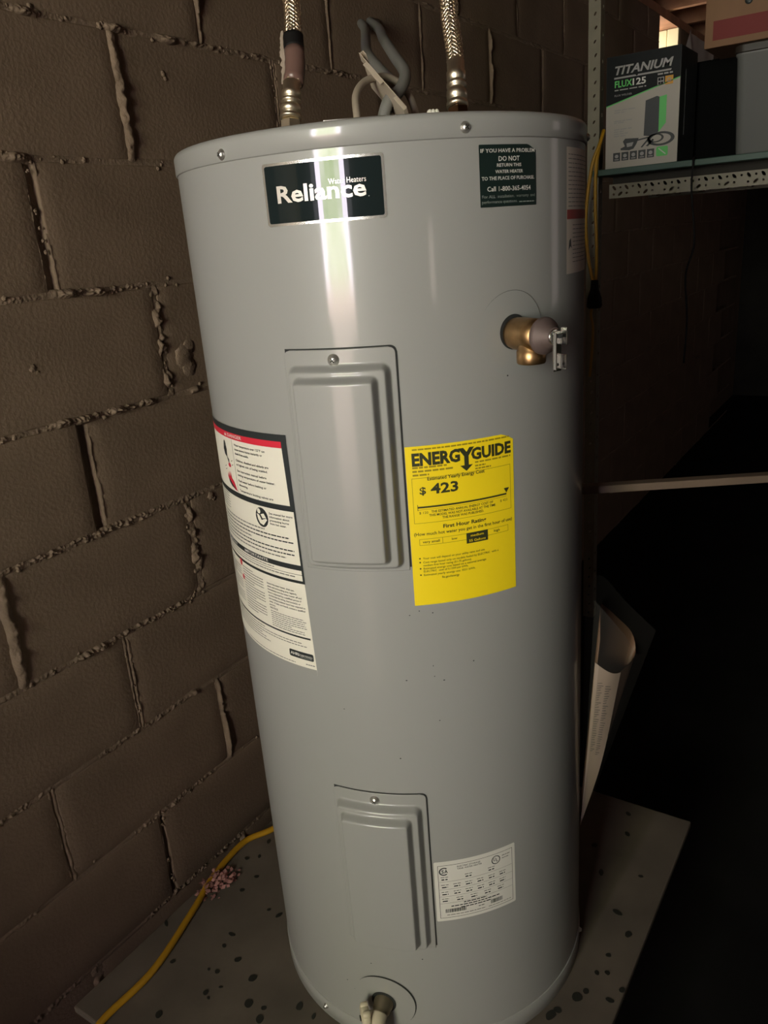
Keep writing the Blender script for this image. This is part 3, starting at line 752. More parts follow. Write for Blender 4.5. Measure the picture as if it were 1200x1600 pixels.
for t, b, z, bu in BL:
    pr.text(t, 216.9 + o, b + o, z, .0025, YINK, 1, bold=.012)
    if bu: pr.disc(216.1 + o, z + .0014, .22, .001, YINK)
pr.text('ftc.gov/energy', 221.7 + o, 226.4 + o, .7795, .0028, YINK, 1, bold=.015)
pr.build('lettering', el)
# rating plate near the base
rp = label_sheet('rating_label', -145.7, -119.2, .2522, .3565, RATING, .5, 'small white rating label with certification marks and barcodes')
pr = Print(onjacket, 1.2)
frame(-144.6, -120.2, .2575, .3500, BLACKINK, .0006)
ca = -142.7; pr.ring(ca, .3395, 1.55, .0068, .42, .0018, BLACKINK, 1, 50, 310); pr.text('S', ca - .75, ca + .0, .3365, .006, BLACKINK, 1, bold=.03); pr.text('A', ca + .1, ca + 1.2, .3365, .006, BLACKINK, 1, bold=.03)
pr.ring(-126.0, .3395, 1.5, .0072, .3, .0013, BLACKINK); pr.text('U', -126.85, -126.1, .3380, .0055, BLACKINK, 1, bold=.02); pr.text('L', -125.9, -125.3, .3362, .0055, BLACKINK, 1, bold=.02)
pr.text('ELECTRIC STORAGE', -138.6, -131.2, .3440, .0026, BLACKINK, 1, bold=.01); pr.text('TANK WATER HEATER', -138.6, -130.7, .3400, .0026, BLACKINK, 1, bold=.01)
pr.words(-123.9, -121, .3425, .0014, GREYINK, 1, (.4, 1), 2); pr.words(-123.9, -121.6, .3380, .0014, GREYINK, 1, (.4, 1), 3)
for z in (.3215, .3080, .2955, .2835): pr.rect(-144.4, -120.4, z, z + .0004, GREYINK)
for z, n in ((.3245, 3), (.3110, 6), (.2985, 6), (.2865, 5)):
    for i in range(n):
        a = -143.6 + i * 22.5 / n; pr.words(a, a + 1.9, z, .0020, BLACKINK, 1, (.8, 1.6), i); pr.words(a - .2, a + 2.1, z + .0045, .0012, GREYINK, 1, (.6, 1.4), i + 7)
pr.words(-137, -129.5, .2805, .0017, BLACKINK, 1, (.7, 1.6), 4); pr.words(-141, -125, .2765, .0017, BLACKINK, 1, (.7, 1.6), 5); pr.words(-138, -128, .2725, .0017, BLACKINK, 1, (.7, 1.6), 6)
def bars(a, b, z0, z1, sd):
    rnd = random.Random(sd); u = a
    while u < b:
        wd = rnd.choice((.10, .16, .24)); pr.rect(u, min(b, u + wd), z0, z1, BLACKINK); u += wd + rnd.choice((.1, .16))
bars(-142.9, -136.2, .2665, .2730, 1); bars(-128.2, -124.1, .2655, .2725, 2)
pr.words(-142.5, -130, .2618, .0012, GREYINK, 1, (.6, 1.6), 8); pr.words(-132.3, -130.2, .2675, .0016, GREYINK, 1, (.6, 1), 9); pr.words(-129, -121, .2615, .0010, GREYINK, 1, (.6, 1.6), 11)
pr.build('lettering', rp)

FL = [(-144.97,.739),(-141.39,.735),(-147.6,.734),(-142.1,.662),(-141.9,.647),(-139.3,.64),(-149.7,.644),(-141.2,.582),(-153.1,.528),(-130.6,.66),(-168.6,.597),(-178.5,.108),(-175.8,.096),(-168.5,.161),(-151.2,.183),(-117.7,1.011)]
pr = Print(onjacket, 1); rnd = random.Random(3)
for th, z in FL: pr.disc(th, z, rnd.uniform(.12, .3), rnd.uniform(.0005, .0010), GAP, 0, 7)
tag(pr.build('dirt_flecks', heater), kind='stuff')
# relief valve ---------------------------------------------------------------------------------------
tv, zv = -115.8, 1.0575
def disc_on(name, th, z, r, off, m, hole=0, parent=heater, dome=0):
    b = MB(); n = 48; vs = []; rings = [hole] + [hole + (r - hole) * k for k in (.25, .5, .75, 1.0)]
    for q, rad in enumerate(rings):
        f = off
        for i in range(n):
            a = 2 * math.pi * i / n
            vs.append(cyl(th + rad * math.cos(a) / R / R2D, z + rad * math.sin(a), f + dome * (1 - (rad / r) ** 2)))
    fs = [(q * n + i, (q + 1) * n + i, (q + 1) * n + (i + 1) % n, q * n + (i + 1) % n) for q in range(len(rings) - 1) for i in range(n)]
    b.add(vs, fs, m, True)
    return b.build(name, parent)
disc_on('valve_slot', tv + .12, zv + .0003, .0466, .0004, GAP)
disc_on('valve_collar', tv, zv, .0465, .0008, PLASTICGREY, .0)
disc_on('valve_hole', tv + .1, zv + .0015, .0195, .0022, GAP)
n_ = Vector((math.cos(tv * R2D), math.sin(tv * R2D), 0)); base = cyl(tv, zv, .0)
M = frame_to(base, n_)
b = MB(); b.lathe([(.012, .001), (.0165, .003), (.0178, .008), (.0182, .018), (.0178, .03), (.0178, .047), (.0165, .0475), (.0165, .049)], BRASS, M, n=32)
rv = b.build('relief_valve', heater); rv['label'] = 'brass relief valve'
b = MB(); Mo = frame_to(base + n_ * .031, (0, 0, -1), n_); b.lathe([(.0148, .0), (.0150, .016), (.0160, .017), (.0160, .0295), (.0148, .031), (.0120, .031), (.0115, .018)], BRASS, Mo, n=28); b.build('valve_outlet', rv)
b = MB(); b.lathe([(.0170, .0478), (.0180, .0480), (.0180, .0496), (.0170, .0497)], GAP, M, n=32); b.build('groove_ring', rv)
b = MB(); b.lathe([(.0188, .0495), (.0198, .0505), (.0198, .0535), (.0190, .0555), (.0125, .0625), (.0095, .0680)], BONNET, M, n=48, smooth=False); b.build('valve_bonnet', rv)['label'] = 'dull bronze bonnet'
LEVER = mat('chromed_lever', (.7, .69, .67), .2, 1)
b = MB()
Ml = frame_to(base + n_ * .0685, n_)
b.lathe([(.0085, -.001), (.0085, .0008), (.0075, .001)], LEVER, Ml, n=20)
b.box((-.0052, -.036, .002), (.0062, .006, .0035), LEVER, Ml); b.box((-.0052, -.034, .0035), (-.0036, .005, .0075), LEVER, Ml)
b.box((.0046, -.008, .0035), (.0062, .010, .013), LEVER, Ml); b.box((.0046, -.034, .0035), (.0062, -.018, .012), LEVER, Ml)
b.lathe([(.0022, 0), (.0022, .009), (.0014, .0095)], GAP, Ml @ Matrix.Translation((.0005, .001, 0)), n=12)
b.lathe([(.0018, .0034), (.0018, .0037)], GAP, Ml @ Matrix.Translation((.0005, -.029, 0)), n=12)
bevel(b.build('test_lever', rv), .0006)['label'] = 'bright steel test lever'
# drain valve -----------------------------------------------------------------------------------------
td, zd = -165.2, .0905
disc_on('drain_slot', td + .35, zd + .0016, .0480, .0008, GAP)
dc = disc_on('drain_collar', td, zd, .0478, .0014, PAINT)
nd = Vector((math.cos(td * R2D), math.sin(td * R2D), 0)); bd = cyl(td, zd, 0); Md = frame_to(bd, nd)
disc_on('drain_hole', td, zd + .001, .019, .0022, GAP)
b = MB(); b.lathe([(.0150, .0), (.0150, .006), (.0135, .008), (.0135, .016), (.0110, .018), (.0105, .026)], mat('tarnished_brass', (.36, .31, .22), .4, .9), Md, n=28)
dv = b.build('drain_valve', heater); dv['label'] = 'brass drain valve with a pale plastic spigot'
b = MB(); p_ = bd + nd * .024
b.tube(spline([p_ - nd * .002, p_ + nd * .010 + Vector((0, 0, -.004)), p_ + nd * .018 + Vector((0, 0, -.016)), p_ + nd * .019 + Vector((0, 0, -.040))], 6), .0115, HANDLE, 16)
b.build('drain_spout', dv)['label'] = 'pale plastic spout'
b = MB(); sd_ = Vector((-.25, .95, 0)); ph_ = bd + nd * .024 + sd_ * .008
Mh = frame_to(ph_, sd_ * .8 + nd * .5)
b.lathe([(.006, 0), (.007, .006), (.015, .007), (.0165, .010), (.0165, .016), (.014, .019), (.004, .020)], HANDLE, Mh, n=24)
for i in range(6):
    a = i * math.pi / 3; b.lathe([(.004, .007), (.0050, .009), (.0050, .016), (.003, .018)], HANDLE, Mh @ Matrix.Translation((.0155 * math.cos(a), .0155 * math.sin(a), 0)), n=12)
b.lathe([(.004, .0195), (.004, .0215)], GAP, Mh, n=14)
b.build('drain_handle', dv)['label'] = 'pale plastic drain handle'
# junction box cover on top
jb = MB(); c0 = Vector((-.0955, -.0313, H - .002)); ux = Vector((.5657, -.8246, 0)); uy = Vector((.8246, .5657, 0))
Mj = Matrix(((ux.x, uy.x, 0, c0.x), (ux.y, uy.y, 0, c0.y), (0, 0, 1, c0.z), (0, 0, 0, 1)))
jb.box((-.035, .002, 0), (.035, .062, .0205), CHROME, Mj); jb.box((-.038, -.001, .0205), (.038, .066, .0232), STEEL, Mj)
bevel(jb.build('junction_box', heater), .0008)['label'] = 'bright metal wiring box on top of the tank'
m = MB(); m.lathe([(.012, 0), (.012, .014), (.0105, .015)], BRASS, Matrix.Translation((-.0634, .0923, H - .002)), n=24); m.build('pipe_nipple', heater)
m = MB(); m.lathe([(.012, 0), (.012, .014), (.0105, .015)], BRASS, Matrix.Translation((.06, -.0873, H - .002)), n=24); m.build('pipe_nipple', heater)

# ------------------------------------------------------------------ hoses on top
def hose(path, label, start, tape=False):
    t = thing('braided_hose', label, 'hose', path[0], 'water hoses on top of the heater')
    o0 = Vector(path[0]); pts = [p - o0 for p in spline(path, 14)]
    L = [0]
    for i in range(1, len(pts)): L.append(L[-1] + (pts[i] - pts[i - 1]).length)
    def at(d):
        d = max(0, min(L[-1] - 1e-6, d))
        for i in range(1, len(pts)):
            if L[i] >= d:
                k = (d - L[i - 1]) / (L[i] - L[i - 1]); return pts[i - 1].lerp(pts[i], k), (pts[i] - pts[i - 1]).normalized()
        return pts[-1], (pts[-1] - pts[-2]).normalized()
    def along(prof, m, name, lab=None, n=28, hexa=False):
        b = MB(); d0 = prof[0][1]; p, tn = at((prof[0][1] + prof[-1][1]) / 2); p0 = p - tn * ((prof[-1][1] - d0) / 2)
        b.lathe([(r, z - d0) for r, z in prof], m, frame_to(p0, tn, (1, 0, 0)), n=6 if hexa else n, smooth=not hexa); o = b.build(name, t)
        if lab: o['label'] = lab
        return o
    nutm, nl = (TORN, None) if tape else (BRONZE, None)
    nut = along([(.0125, 0), (.0140, .002), (.0140, .024), (.012, .026)], BRONZE if not tape else CHROME, 'coupling_nut', 'hexagonal coupling nut', hexa=True)
    pf = [(.0100, .026), (.0138, .0265), (.0142, .029), (.0138, .0325), (.0100, .034), (.0100, .0365), (.0132, .0375), (.0135, .044), (.0130, .0485), (.0098, .050), (.0098, .053), (.0128, .054), (.0132, .0565), (.0128, .059), (.0100, .0605), (.0100, .0625), (.0122, .0635), (.0124, .074), (.0112, .0755), (.0114, .090), (.0106, .091)]
    sc = .74 if tape else 1.0; pf = [(r, .026 + (z - .026) * sc) for r, z in pf]; s0 = pf[-1][1] - .002
    along(pf, CHROME, 'ferrule', 'bright metal ferrule')
    core = [at(s0 + (L[-1] - s0) * i / 40)[0] for i in range(41)]
    b = MB(); b.tube(core, .0092, RUBBERD, 14); b.build('hose_core', t)
    # woven wires: helices both ways round the core
    br = MB(); N = 9; ln = L[-1] - s0; steps = int(ln / .0032)
    fr = []; up = Vector((1, 0, 0))
    for i in range(steps + 1):
        p, tn = at(s0 + ln * i / steps); a = (up - tn * up.dot(tn)).normalized(); up = a; fr.append((p, a, tn.cross(a)))
    for sgn in (1, -1):
        for k in range(N):
            hp = []
            for i in range(steps + 1):
                p, a, c = fr[i]; ph = 2 * math.pi * k / N + sgn * i * .0032 / .046 * 2 * math.pi
                rad = .0100 + .0009 * math.sin(2 * math.pi * i * .0032 / .0102 + sgn * k * math.pi + (0 if sgn > 0 else math.pi))
                hp.append(p + a * rad * math.cos(ph) + c * rad * math.sin(ph))
            br.tube(hp, .00135, BRAIDM, 5, cap=False)
    br.build('wire_braid', t, 'stuff')
    if tape:
        # brown tape wound round the hose, and a torn foil strip hanging on its left side
        for n, (a, b2, mm, rad) in enumerate(((.0745, .122, SLEEVE, .0131), (.122, .141, BLACKRUB, .0134))):
            b = MB(); b.tube([at(a + (b2 - a) * i / 6)[0] for i in range(7)], rad, mm, 18); b.build('tape_wrap', t)['label'] = 'brown tape wound round the hose' if n == 0 else 'dark tape band'
        b = MB(); side = Vector((-.46, .66, 0)); back = Vector((-.6, -.4, 0)) * .006
        def tf(u, v):
            d = .074 + .075 * v; p, tn = at(d)
            k = noise.noise(Vector((u * 3, v * 9, 2))) * .0018
            wd = .0022 + .0035 * math.sin(v * 3.0) + .003 * noise.noise(Vector((0, v * 14, 5)))
            return p + side.normalized() * (.0128 + wd * u + k) + back * (1 - u) + Vector((0, 0, 0))
        b.grid(tf, 4, 24, TORN); b.grid(lambda u, v: tf(u, v) + Vector((.0006, .0006, 0)), 4, 24, TORN, True, True); b.build('torn_foil', t)['label'] = 'torn foil strip'
    return t
hose([(-.0634, .0923, H + .012), (-.052, .096, 1.345), (-.0306, .1011, 1.385), (-.0159, .1111, 1.4224), (-.0017, .1192, 1.4697), (.03, .14, 1.62), (.05, .16, 1.85), (.05, .16, 2.10)],
     'tape-wrapped braided hose with torn foil, left of the grey cables', 0, True)
hose([(.06, -.0873, H + .012), (.068, -.081, 1.325), (.0903, -.0684, 1.3818), (.0998, -.0595, 1.419), (.1093, -.0515, 1.4547), (.14, -.03, 1.60), (.15, -.02, 1.85), (.15, -.02, 2.10)],
     'clean braided steel hose right of the grey cables on top of the heater', 0)
# wiring
def cable(name, pts, r, m, label, cat, grp=None, n=9):
    b = MB(); o0 = Vector(pts[0]); b.tube([p - o0 for p in spline(pts, n)], r, m, 10); o = b.build(name); o.location = o0; return tag(o, label, cat, grp)
cable('cable', [(.0091, .0075, H - .002), (.0229, -.0011, 1.331), (.0484, -.0074, 1.3511), (.0877, .0069, 1.3763), (.1454, .0558, 1.4104), (.2603, .1455, 1.4642), (.3579, .2157, 1.5059), (.60, .39, 1.585), (.879, W + .003, 1.655)], .0082, CABLEG, 'grey cable bending back to the block wall, front of the pair', 'cable', 'grey cables above the heater')
cable('cable', [(.0326, .012, H - .002), (.036, .010, 1.3226), (.0663, .014, 1.3463), (.092, .034, 1.3713), (.1306, .0749, 1.397), (.1971, .1376, 1.4372), (.3496, .2384, 1.5071), (.59, .405, 1.583), (.844, W + .003, 1.636)], .0080, CABLEG, 'grey cable bending back to the block wall, rear of the pair', 'cable', 'grey cables above the heater')
cable('cable', [(-.0398, .004, H - .002), (-.0398, .004, 1.3123), (-.0227, .015, 1.3406), (.0077, .0201, 1.3603), (.0423, .0122, 1.3685), (.066, .0, 1.3583), (.075, -.012, 1.33), (.07, -.02, H - .002)], .0048, LOOPG, 'pale thin cable curled in a loop through the top of the heater', 'cable')
# beige cover plate hanging askew on the cables, seen almost edge on
cp = MB(); A = Vector((.0247, .0362, 1.3964)); B = Vector((-.0113, -.054, 1.3159)); ex = (B - A).normalized()
vd = Vector((.78, .53, -.1)); ey = (vd - ex * vd.dot(ex)).normalized(); ez = ex.cross(ey); ey = (ey * .995 + ez * -.09).normalized(); ez = ex.cross(ey)
Mp = Matrix(((ex.x, ey.x, ez.x, A.x), (ex.y, ey.y, ez.y, A.y), (ex.z, ey.z, ez.z, A.z), (0, 0, 0, 1))); Lp = (B - A).length
Mp0 = Mp.copy(); Mp0.translation = Vector((0, 0, 0))
cp.box((.006, -.002, -.0007), (Lp - .004, .05, .0007), BEIGE, Mp0)
cp.box((.0, -.003, -.0007), (.010, .010, .0007), BEIGE, Mp0); cp.box((.002, -.004, .0007), (.0032, .010, .0055), BEIGE, Mp0); cp.box((.002, -.004, .0045), (.011, .010, .0057), BEIGE, Mp0)
cp.box((Lp - .028, -.003, -.0055), (Lp - .001, .030, -.0007), BEIGE, Mp0); cp.box((.02, -.002, -.006), (.065, .0, -.0007), BEIGE, Mp0)
o = cp.build('cover_plate'); o.location = A; tag(bevel(o, .0004), 'beige metal cover plate hanging tilted among the cables', 'cover plate')
m = MB()
for dx, dy, r in ((0, 0, .0035), (.005, -.006, .0028), (.002, -.003, .003)):
    m.lathe([(r, -.002), (r * 1.1, .001), (r * .8, .0035), (r * .2, .0045)], PAPER, Matrix.Translation((dx, dy, 0)), n=9)
o = m.build('paint_crumb'); o.location = (-.074, -.120, 1.2985); o.scale = (1, 1, 1); tag(o, 'white crumb on the rim of the heater top', 'crumb')
m = MB()
# ------------------------------------------------------------------ yellow cord on the platform
cable('extension_cord', [(-.62, .30, -.29), (-.55, .325, -.17), (-.492, .347, -.03), (-.470, .352, .002), (-.445, .357, .0070), (-.346, .357, .0062), (-.224, .390, .0062), (-.15, .414, .0072), (-.099, .425, .0062), (-.032, .428, .0062), (.024, .400, .0062), (.10, .385, .0062), (.25, .37, .0062)], .0062, CORDY, 'yellow extension cord lying along the edge of the board by the block wall', 'cord')
# pink insulation tuft
tf = thing('insulation_tuft', 'pink glass wool tuft on the board under the yellow cord', 'insulation', (-.145, .405, 0))
m = MB(); rnd = random.Random(4)
for i in range(260):
    cx, cy = rnd.gauss(0, .022), rnd.gauss(0, .016)
    if abs(cx) > .05 or cy > .018 or cy < -.032: continue
    z = max(.0008, rnd.uniform(.001, .018) * math.exp(-(cx * cx + cy * cy) / .0014)); a = rnd.uniform(0, 6.28); l = rnd.uniform(.004, .013); sl = rnd.uniform(-.1, .5)
    p0 = Vector((cx, cy, z)); d = Vector((math.cos(a), math.sin(a), sl)) * l; q = Vector((-math.sin(a), math.cos(a), rnd.uniform(0, .6))) * l * .35
    pts = [p0, p0 + d * .5 + q, p0 + d, p0 + d * .5 - q]
    for p in pts: p.z = max(.0006, p.z)
    m.add(pts, [(0, 1, 2, 3)], INSUL, True)
m.build('fibres', tf, 'stuff')

# ------------------------------------------------------------------ document pouch on the heater flank
po = thing('document_pouch', 'clear plastic pouch with a rolled paper manual, taped to the side of the heater', 'pouch', (.0835, -.2459, .2316))
O = Vector((.0835, -.2459, .2316))
def Q(*a): return Vector(a) - O
Bp = Q(.0835, -.2475, .2316)
# front cover page: left edge up the heater, top edge dips to the fold
Lc = [Bp, Q(.0915, -.2585, .4035), Q(.0975, -.266, .5359), Q(.1028, -.2690, .5704), Q(.1098, -.2700, .6226)]
Rc = [Bp, Q(.1223, -.2735, .364), Q(.145, -.2835, .468), Q(.1505, -.2875, .4951), Q(.1505, -.2875, .4951)]
def lerpc(c, t):
    sp = spline(c, 8); k = min(len(sp) - 1, max(0, t * (len(sp) - 1))); i = int(k); return sp[i].lerp(sp[min(i + 1, len(sp) - 1)], k - i)
Lp_ = [Bp, Q(.0895, -.2560, .3800), Q(.0949, -.2645, .5359)]
Rp_ = [Bp, Q(.1180, -.2705, .345), Q(.1505, -.2875, .4951)]
out = Vector((-.25, -.9, .1)).normalized()
def cover(u, v):
    l = lerpc(Lp_, v); r = lerpc(Rp_, v); p = l.lerp(r, u)
    if v > .9: p.z -= (v - .9) / .1 * .008 * math.sin(u * math.pi)
    return p + out * .004 * math.sin(u * math.pi) * v
m = MB(); m.grid(cover, 8, 16, MANUAL)
# printed lines down the cover
for i in range(30):
    v = .50 + i * .0135
    for u0, u1 in ((.12, .34), (.40, .66)):
        rnd = random.Random(i); u1 -= rnd.uniform(0, .12)
        m.add([cover(u0, v) + out * .0012, cover(u1, v + .012) + out * .0012, cover(u1, v + .0155) + out * .0012, cover(u0, v + .0035) + out * .0012], [(0, 1, 2, 3)], GREYINK)
mc = m.build('manual_cover', po); mc['label'] = 'white printed cover of the manual'
# curled inner pages behind it: open cone
T_ = [Q(.1028, -.2690, .5704), Q(.1098, -.2670, .6226), Q(.1583, -.2560, .602), Q(.2027, -.2645, .5621), Q(.2346, -.2799, .5212), Q(.2164, -.2904, .4911), Q(.1505, -.2875, .4951)]
def pages(u, v):
    t = lerpc(T_, u); k = v ** .85; p = Bp.lerp(t, k); return p + Vector((.0, .002, 0)) * (1 - v)
m = MB(); m.grid(pages, 26, 14, MANUALIN); m.grid(lambda u, v: pages(u, v) * 1.0 + Vector((.0012, .0012, 0)), 26, 14, MANUALIN, True, True)
m.build('manual_pages', po)['label'] = 'brown curled inside pages'
pl = [Q(.0850, -.2470, .235), Q(.0908, -.2495, .6517), Q(.1411, -.2672, .656), Q(.2943, -.3029, .5036), Q(.1825, -.2803, .3512)]
m = MB()
def bagf(u, v):
    top = lerpc([pl[1], pl[2] , Q(.2177, -.285, .58), pl[3]], u); p = Q(.0850, -.2478, .232).lerp(top, v)
    return p + Vector((.25, .8, .2)) * (.018 * math.sin(math.pi * u) * v)
m.grid(bagf, 14, 12, POUCH)
def bagf2(u, v):
    a = Q(.0850, -.2490, .232); t = lerpc([Q(.0960, -.262, .64), Q(.130, -.291, .575), Q(.175, -.303, .52), Q(.2943, -.3040, .5036)], u); p = a.lerp(t, v); return p + out * (.008 * math.sin(math.pi * u) * v)
m.grid(bagf2, 14, 12, POUCH)
m.build('plastic_sleeve', po)['label'] = 'clear plastic sleeve'

# ------------------------------------------------------------------ shelving with its things
XS = 1.80; shelf_z = 1.3225
unit = thing('shelving_unit', 'slotted angle shelving with a dark green shelf board beside the block wall', 'shelving', (XS, 0, FLOOR_Z))
def Sx(v): return (v[0] - XS, v[1], v[2] - FLOOR_Z)
def perforated(name, length, width, thick, holes, m, M, parent):
    """flat steel strip, length along local x, width along local y, with real holes"""
    cu = bpy.data.curves.new(name, 'CURVE'); cu.dimensions = '2D'; cu.fill_mode = 'BOTH'; cu.extrude = thick / 2
    def sp(pts):
        s = cu.splines.new('POLY'); s.points.add(len(pts) - 1); s.use_cyclic_u = True
        for p, q in zip(s.points, pts): p.co = (q[0], q[1], 0, 1)
    sp([(0, 0), (length, 0), (length, width), (0, width)])
    for (x, y, a, b, rot) in holes:
        n = 8; c, s_ = math.cos(rot), math.sin(rot); pts = []
        for i in range(n):
            t = 2 * math.pi * (i + .5) / n; px, py = a * math.cos(t), b * math.sin(t)
            pts.append((x + px * c - py * s_, y + px * s_ + py * c))
        sp(pts)
    ob = bpy.data.objects.new(name, cu); C.objects.link(ob); me = bpy.data.meshes.new_from_object(ob)
    bpy.data.objects.remove(ob)
    me.materials.clear(); me.materials.append(m)
    o = bpy.data.objects.new(name, me); C.objects.link(o); o.parent = parent; o.matrix_local = M
    return o
post_h = 2.38
def mat_axes(x, y, z, p): return Matrix(((x[0], y[0], z[0], p[0]), (x[1], y[1], z[1], p[1]), (x[2], y[2], z[2], p[2]), (0, 0, 0, 1)))
hp = [(.02 + i * .0381, .024 if i % 2 else .021, .0062, .0030, .55) for i in range(62)]
hp2 = [(.04 + i * .0762, .02, .006, .006, 0) for i in range(30)]
hp0, hp20 = hp, hp2
for (px, py, sx) in ((XS, .357, 1), (XS, -1.20, 1), (XS + .45, -1.20, -1)):
    post_h = 2.38 if sx > 0 else shelf_z - .002 - FLOOR_Z; hp = [q for q in hp0 if q[0] < post_h - .02]; hp2 = [q for q in hp20 if q[0] < post_h - .02]
    up = perforated('upright', post_h, .039, .002, hp, SHELFMETAL, mat_axes((0, 0, 1), (0, -1, 0), (1, 0, 0), Sx((px, py, FLOOR_Z))), unit)
    perforated('flange', post_h, .038, .002, hp2, SHELFMETAL, Matrix.Identity(4), up).matrix_local = mat_axes((1, 0, 0), (0, 0, sx), (0, -1, 0), (0, .038, 0))
holes = []
bl = 1.46
for i in range(36):
    x = .016 + i * .0405; holes.append((x, .031, .0088, .0042, -.9)); holes.append((x + .0202, .032, .0034, .0034, 0))
for i in range(18):
    x = .036 + i * .081; holes += [(x, .0125, .0088, .0042, .7), (x - .021, .012, .0036, .0036, 0), (x + .021, .0135, .0036, .0036, 0)]
bm_ = perforated('shelf_beam', bl, .0425, .002, holes, SHELFMETAL, mat_axes((0, -1, 0), (0, 0, 1), (-1, 0, 0), Sx((XS - .003, .281, 1.2355))), unit)
m = MB(); m.box((0, .0405, -.03), (bl, .0425, 0), SHELFMETAL); o = m.build('flange', bm_)
perforated('shelf_beam', bl, .0425, .002, holes, SHELFMETAL, mat_axes((0, -1, 0), (0, 0, 1), (-1, 0, 0), Sx((XS + .45, .281, 1.2355))), unit)
m = MB(); m.box(Sx((1.735, -1.2, shelf_z - .018)), Sx((2.28, .317, shelf_z)), SHELFGREEN); bevel(m.build('shelf_board', unit), .002)
m = MB(); m.box(Sx((1.815, -1.2, 1.2785)), Sx((2.27, .275, shelf_z - .018)), DARKWOOD); m.build('shelf_shade_batten', unit)  # dark layer stands in for the shadow between board and beam
# welder carton ---------------------------------------------------------------------------------------
BX = 1.765; by1, by0 = .286, .062; bz0, bz1 = shelf_z, shelf_z + .319
carton = thing('carton', 'black and white printed welder carton on the green shelf', 'carton', (BX, by1, shelf_z))
cw = by1 - by0 ; chh = bz1 - bz0
Mb = Matrix(((0, 1, 0, 0), (-1, 0, 0, 0), (0, 0, 1, 0), (0, 0, 0, 1)))    # local u to the right (world -Y), local depth to world +X
m = MB(); m.box((0, 0, 0), (.20, cw, chh), BOXSIDE, Matrix.Translation((0, -cw, 0))); bevel(m.build('box_body', carton), .0015)
def oncarton(u, v, l): return Vector((-.0004 - .00025 * l, -u * cw, v * chh))
pr = Print(oncarton, 1)
pr.rect(0.005, .995, 0.004, .996, BOXWHITE, 0)
pr.poly([(.005, .57), (.995, .735), (.995, .996), (.005, .996)], BOXBLACK, 1)
pr.poly([(.005, .562), (.995, .727), (.995, .737), (.005, .572)], BOXGREEN, 2)
pr.text('TITANIUM', .12, .90, .835, .075, BOXGREY, 2, bold=.03, shear=.25, slope=.0)
pr.poly([(.11, .815), (.40, .815), (.42, .80), (.44, .815), (.88, .815), (.87, .80), (.11, .80)], BOXGREY, 2)
pr.text('FLUX', .12, .36, .725, .058, BOXGREEN, 2, bold=.025); pr.text('125', .365, .545, .725, .058, WHITEINK, 2, bold=.025)
pr.words(.12, .55, .697, .010, BOXGREY, 2, (.05, .12), 1); pr.text('FLUX WELDER', .12, .36, .648, .016, BOXGREY, 2)
pr.words(.70, .90, .775, .014, BOXGREY, 2, (.04, .08), 2)
pr.rect(.70, .785, .685, .755, BOXGREY, 2); pr.rect(.71, .74, .695, .715, BOXBLACK, 3); pr.rect(.745, .775, .695, .715, BOXBLACK, 3); pr.rect(.71, .74, .725, .748, BOXBLACK, 3); pr.rect(.745, .775, .725, .748, BOXBLACK, 3)
pr.rect(.80, .905, .685, .758, BOXORANGE, 2); pr.ring(.852, .722, .03, .02, .012, .008, BOXGREY, 3)
for v, fl in ((.52, .9), (.50, .5), (.425, .8), (.41, .4), (.35, .75), (.33, .45), (.31, .6), (.29, .5)): pr.words(.12, .45, v, .009, BOXGREY, 1, (.04, .1), int(v * 99), fl)
# picture of the welder: dark case with green front, coiled lead, mask
pr.poly([(.535, .27), (.55, .575), (.70, .60), (.735, .59), (.735, .29), (.64, .255)], BOXDARK, 2)
pr.poly([(.735, .59), (.83, .60), (.83, .36), (.735, .285)], BOXGREEN, 2)
pr.ring(.77, .225, .185, .062, .05, .018, BOXDARK, 3); pr.ring(.70, .235, .11, .04, .03, .011, BOXDARK, 3)
pr.poly([(.50, .17), (.60, .245), (.62, .235), (.52, .165)], BOXDARK, 3); pr.poly([(.57, .175), (.66, .235), (.68, .22), (.60, .17)], BOXDARK, 3)
pr.poly([(.22, .165), (.22, .18), (.28, .195), (.25, .24), (.28, .265), (.47, .255), (.44, .205), (.40, .165), (.34, .155)], BOXDARK, 2); pr.poly([(.30, .22), (.40, .225), (.38, .19), (.31, .185)], BOXGREY, 3)
pr.line(.44, .235, .60, .25, 0, .012, BOXDARK, 2)
for i in range(5):
    a = .115 + i * .118; pr.rect(a, a + .10, .068, .145, BOXDARK, 1)
    pr.disc(a + .05, .112, .028, .018, BOXGREY, 2, 6 + i); pr.rect(a + .02, a + .08, .078, .086, BOXGREY, 2)
us, lo, hi = rr(.715, .87, .07, .155, .02, .014); pr.shape(us, lo, hi, BOXGREEN, 1); pr.line(.745, .14, .84, .085, .01, .006, WHITEINK, 2)
pr.build('printed_front', carton)
m = MB(); m.box((.06, -cw - .0008, .08), (.16, -cw, .26), BOXDARK); 
m.build('side_print', carton)['label'] = 'dark grey printed panel on the carton side'
